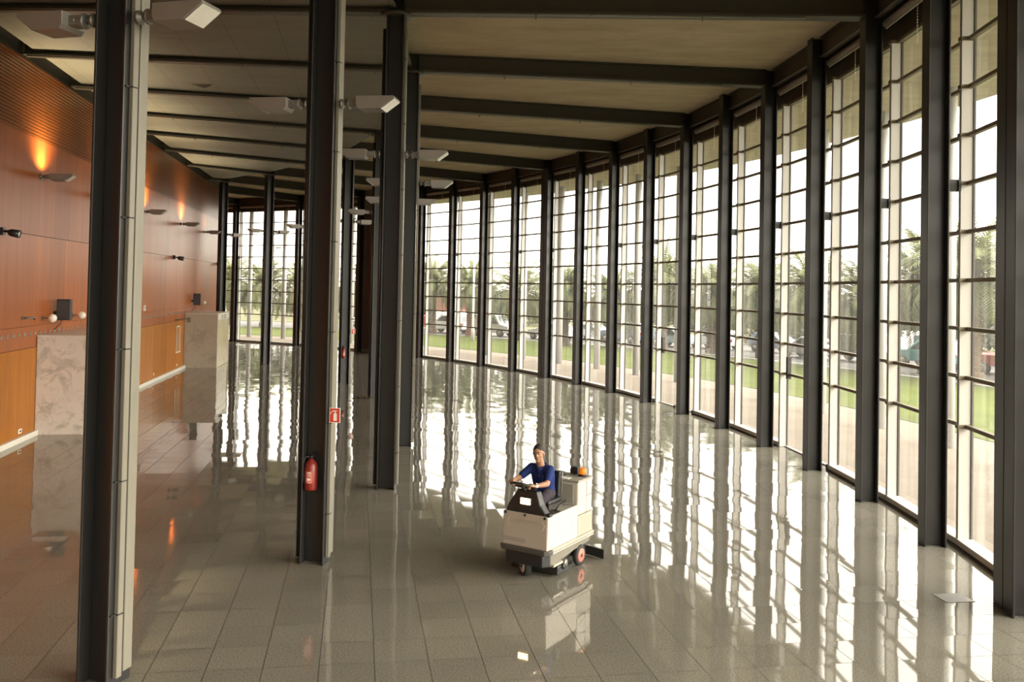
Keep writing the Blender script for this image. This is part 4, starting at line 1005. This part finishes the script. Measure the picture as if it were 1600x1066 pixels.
def tan_(x, y, flip=0): return atan2(y - CY, x - CX) + pi / 2 + (pi if flip else 0)
CARS = [(-7.2, 88.0, cr_, 'small red car half hidden behind the first palm', 'hatch', 0), (-4.6, 82.5, cw_, 'white hatchback left of the reddish palm trunk', 'suv', 0), (-.3, 78.6, cw_, 'large white van right of the reddish palm trunk', 'van', 1),
 (4.6, 74.6, cw_, 'white car left of the wide glazing column', 'hatch', 0), (8.3, 75.2, cs_, 'silver car right of the wide glazing column', 'hatch', 1), (10.4, 71.6, cb_, 'blue-grey large car beside the tall arching palm', 'suv', 0),
 (13.9, 68.2, cl_, 'pale blue car seen in the eighth bay from the right', 'hatch', 1), (16.6, 66.6, cw_, 'white hatchback seen in the seventh bay from the right', 'hatch', 0), (20.3, 63.6, cb_, 'blue-grey car behind the twin-looking palm', 'hatch', 1),
 (20.9, 58.6, cs_, 'silver car in front, seen in the fourth bay from the right', 'hatch', 0), (23.2, 56.4, cd_, 'dark grey car seen in the third bay from the right', 'suv', 1), (27.6, 61.5, cw_, 'white van parked in the back row', 'van', 0),
 (26.0, 52.6, ct_, 'teal estate car seen in the second bay from the right', 'suv', 0), (28.6, 48.2, cr_, 'red pickup beside the rightmost glazing column', 'pickup', 1), (-13.5, 92.0, cw_, 'white car far off behind the inner columns', 'hatch', 0)]
for x, y, p_, lab, kd, fp_ in CARS: car(x, y, tan_(x, y, fp_), p_, lab, kd)
# lamp posts, kiosk
for (x, y, h_, arm, lab) in ((-19.9, 82.3, 7.6, -.7, 'slim grey street lamp behind the end glazing at the far left'), (-1.9, 70.1, 10.6, .9, 'tall grey street lamp in front of the white vans')):
    t = thing('street_lamp', lab, 'street lamp', (x, y, 0), 0, 'street lamps outside')
    mb = MB(); mb.lathe([(.14, -.05), (.14, 1.0), (.09, 1.1), (.055, h_)], 12); mb.build('pole', M['post'], t)
    mb = MB(); mb.tube([(0, 0, h_ - .02), (arm * .5, 0, h_ + .12), (arm, 0, h_ + .12)], .035, 8); mb.build('arm', M['post'], t)
    mb = MB(); mb.sphere((arm, 0, h_ + .08), (.36, .2, .12), 14, 8); mb.build('head', M['lamp'], t)
t = thing('kiosk', 'small white and red roadside kiosk far beyond the parked cars', 'kiosk', (-5.6, 101, 0), .2)
mb = MB(); mb.box(-2.2, 2.2, -1.2, 1.2, 0, 4.9); mb.build('walls', M['white'], t)
mb = MB(); mb.box(-2.25, 2.25, -1.26, -1.2, 1.6, 3.7); mb.build('red_panel', plain('kiosk_red', (.36, .085, .085), .6), t)
mb = MB(); mb.box(-2.4, 2.4, -1.4, 1.4, 4.9, 5.05); mb.build('roof', M['lamp'], t)
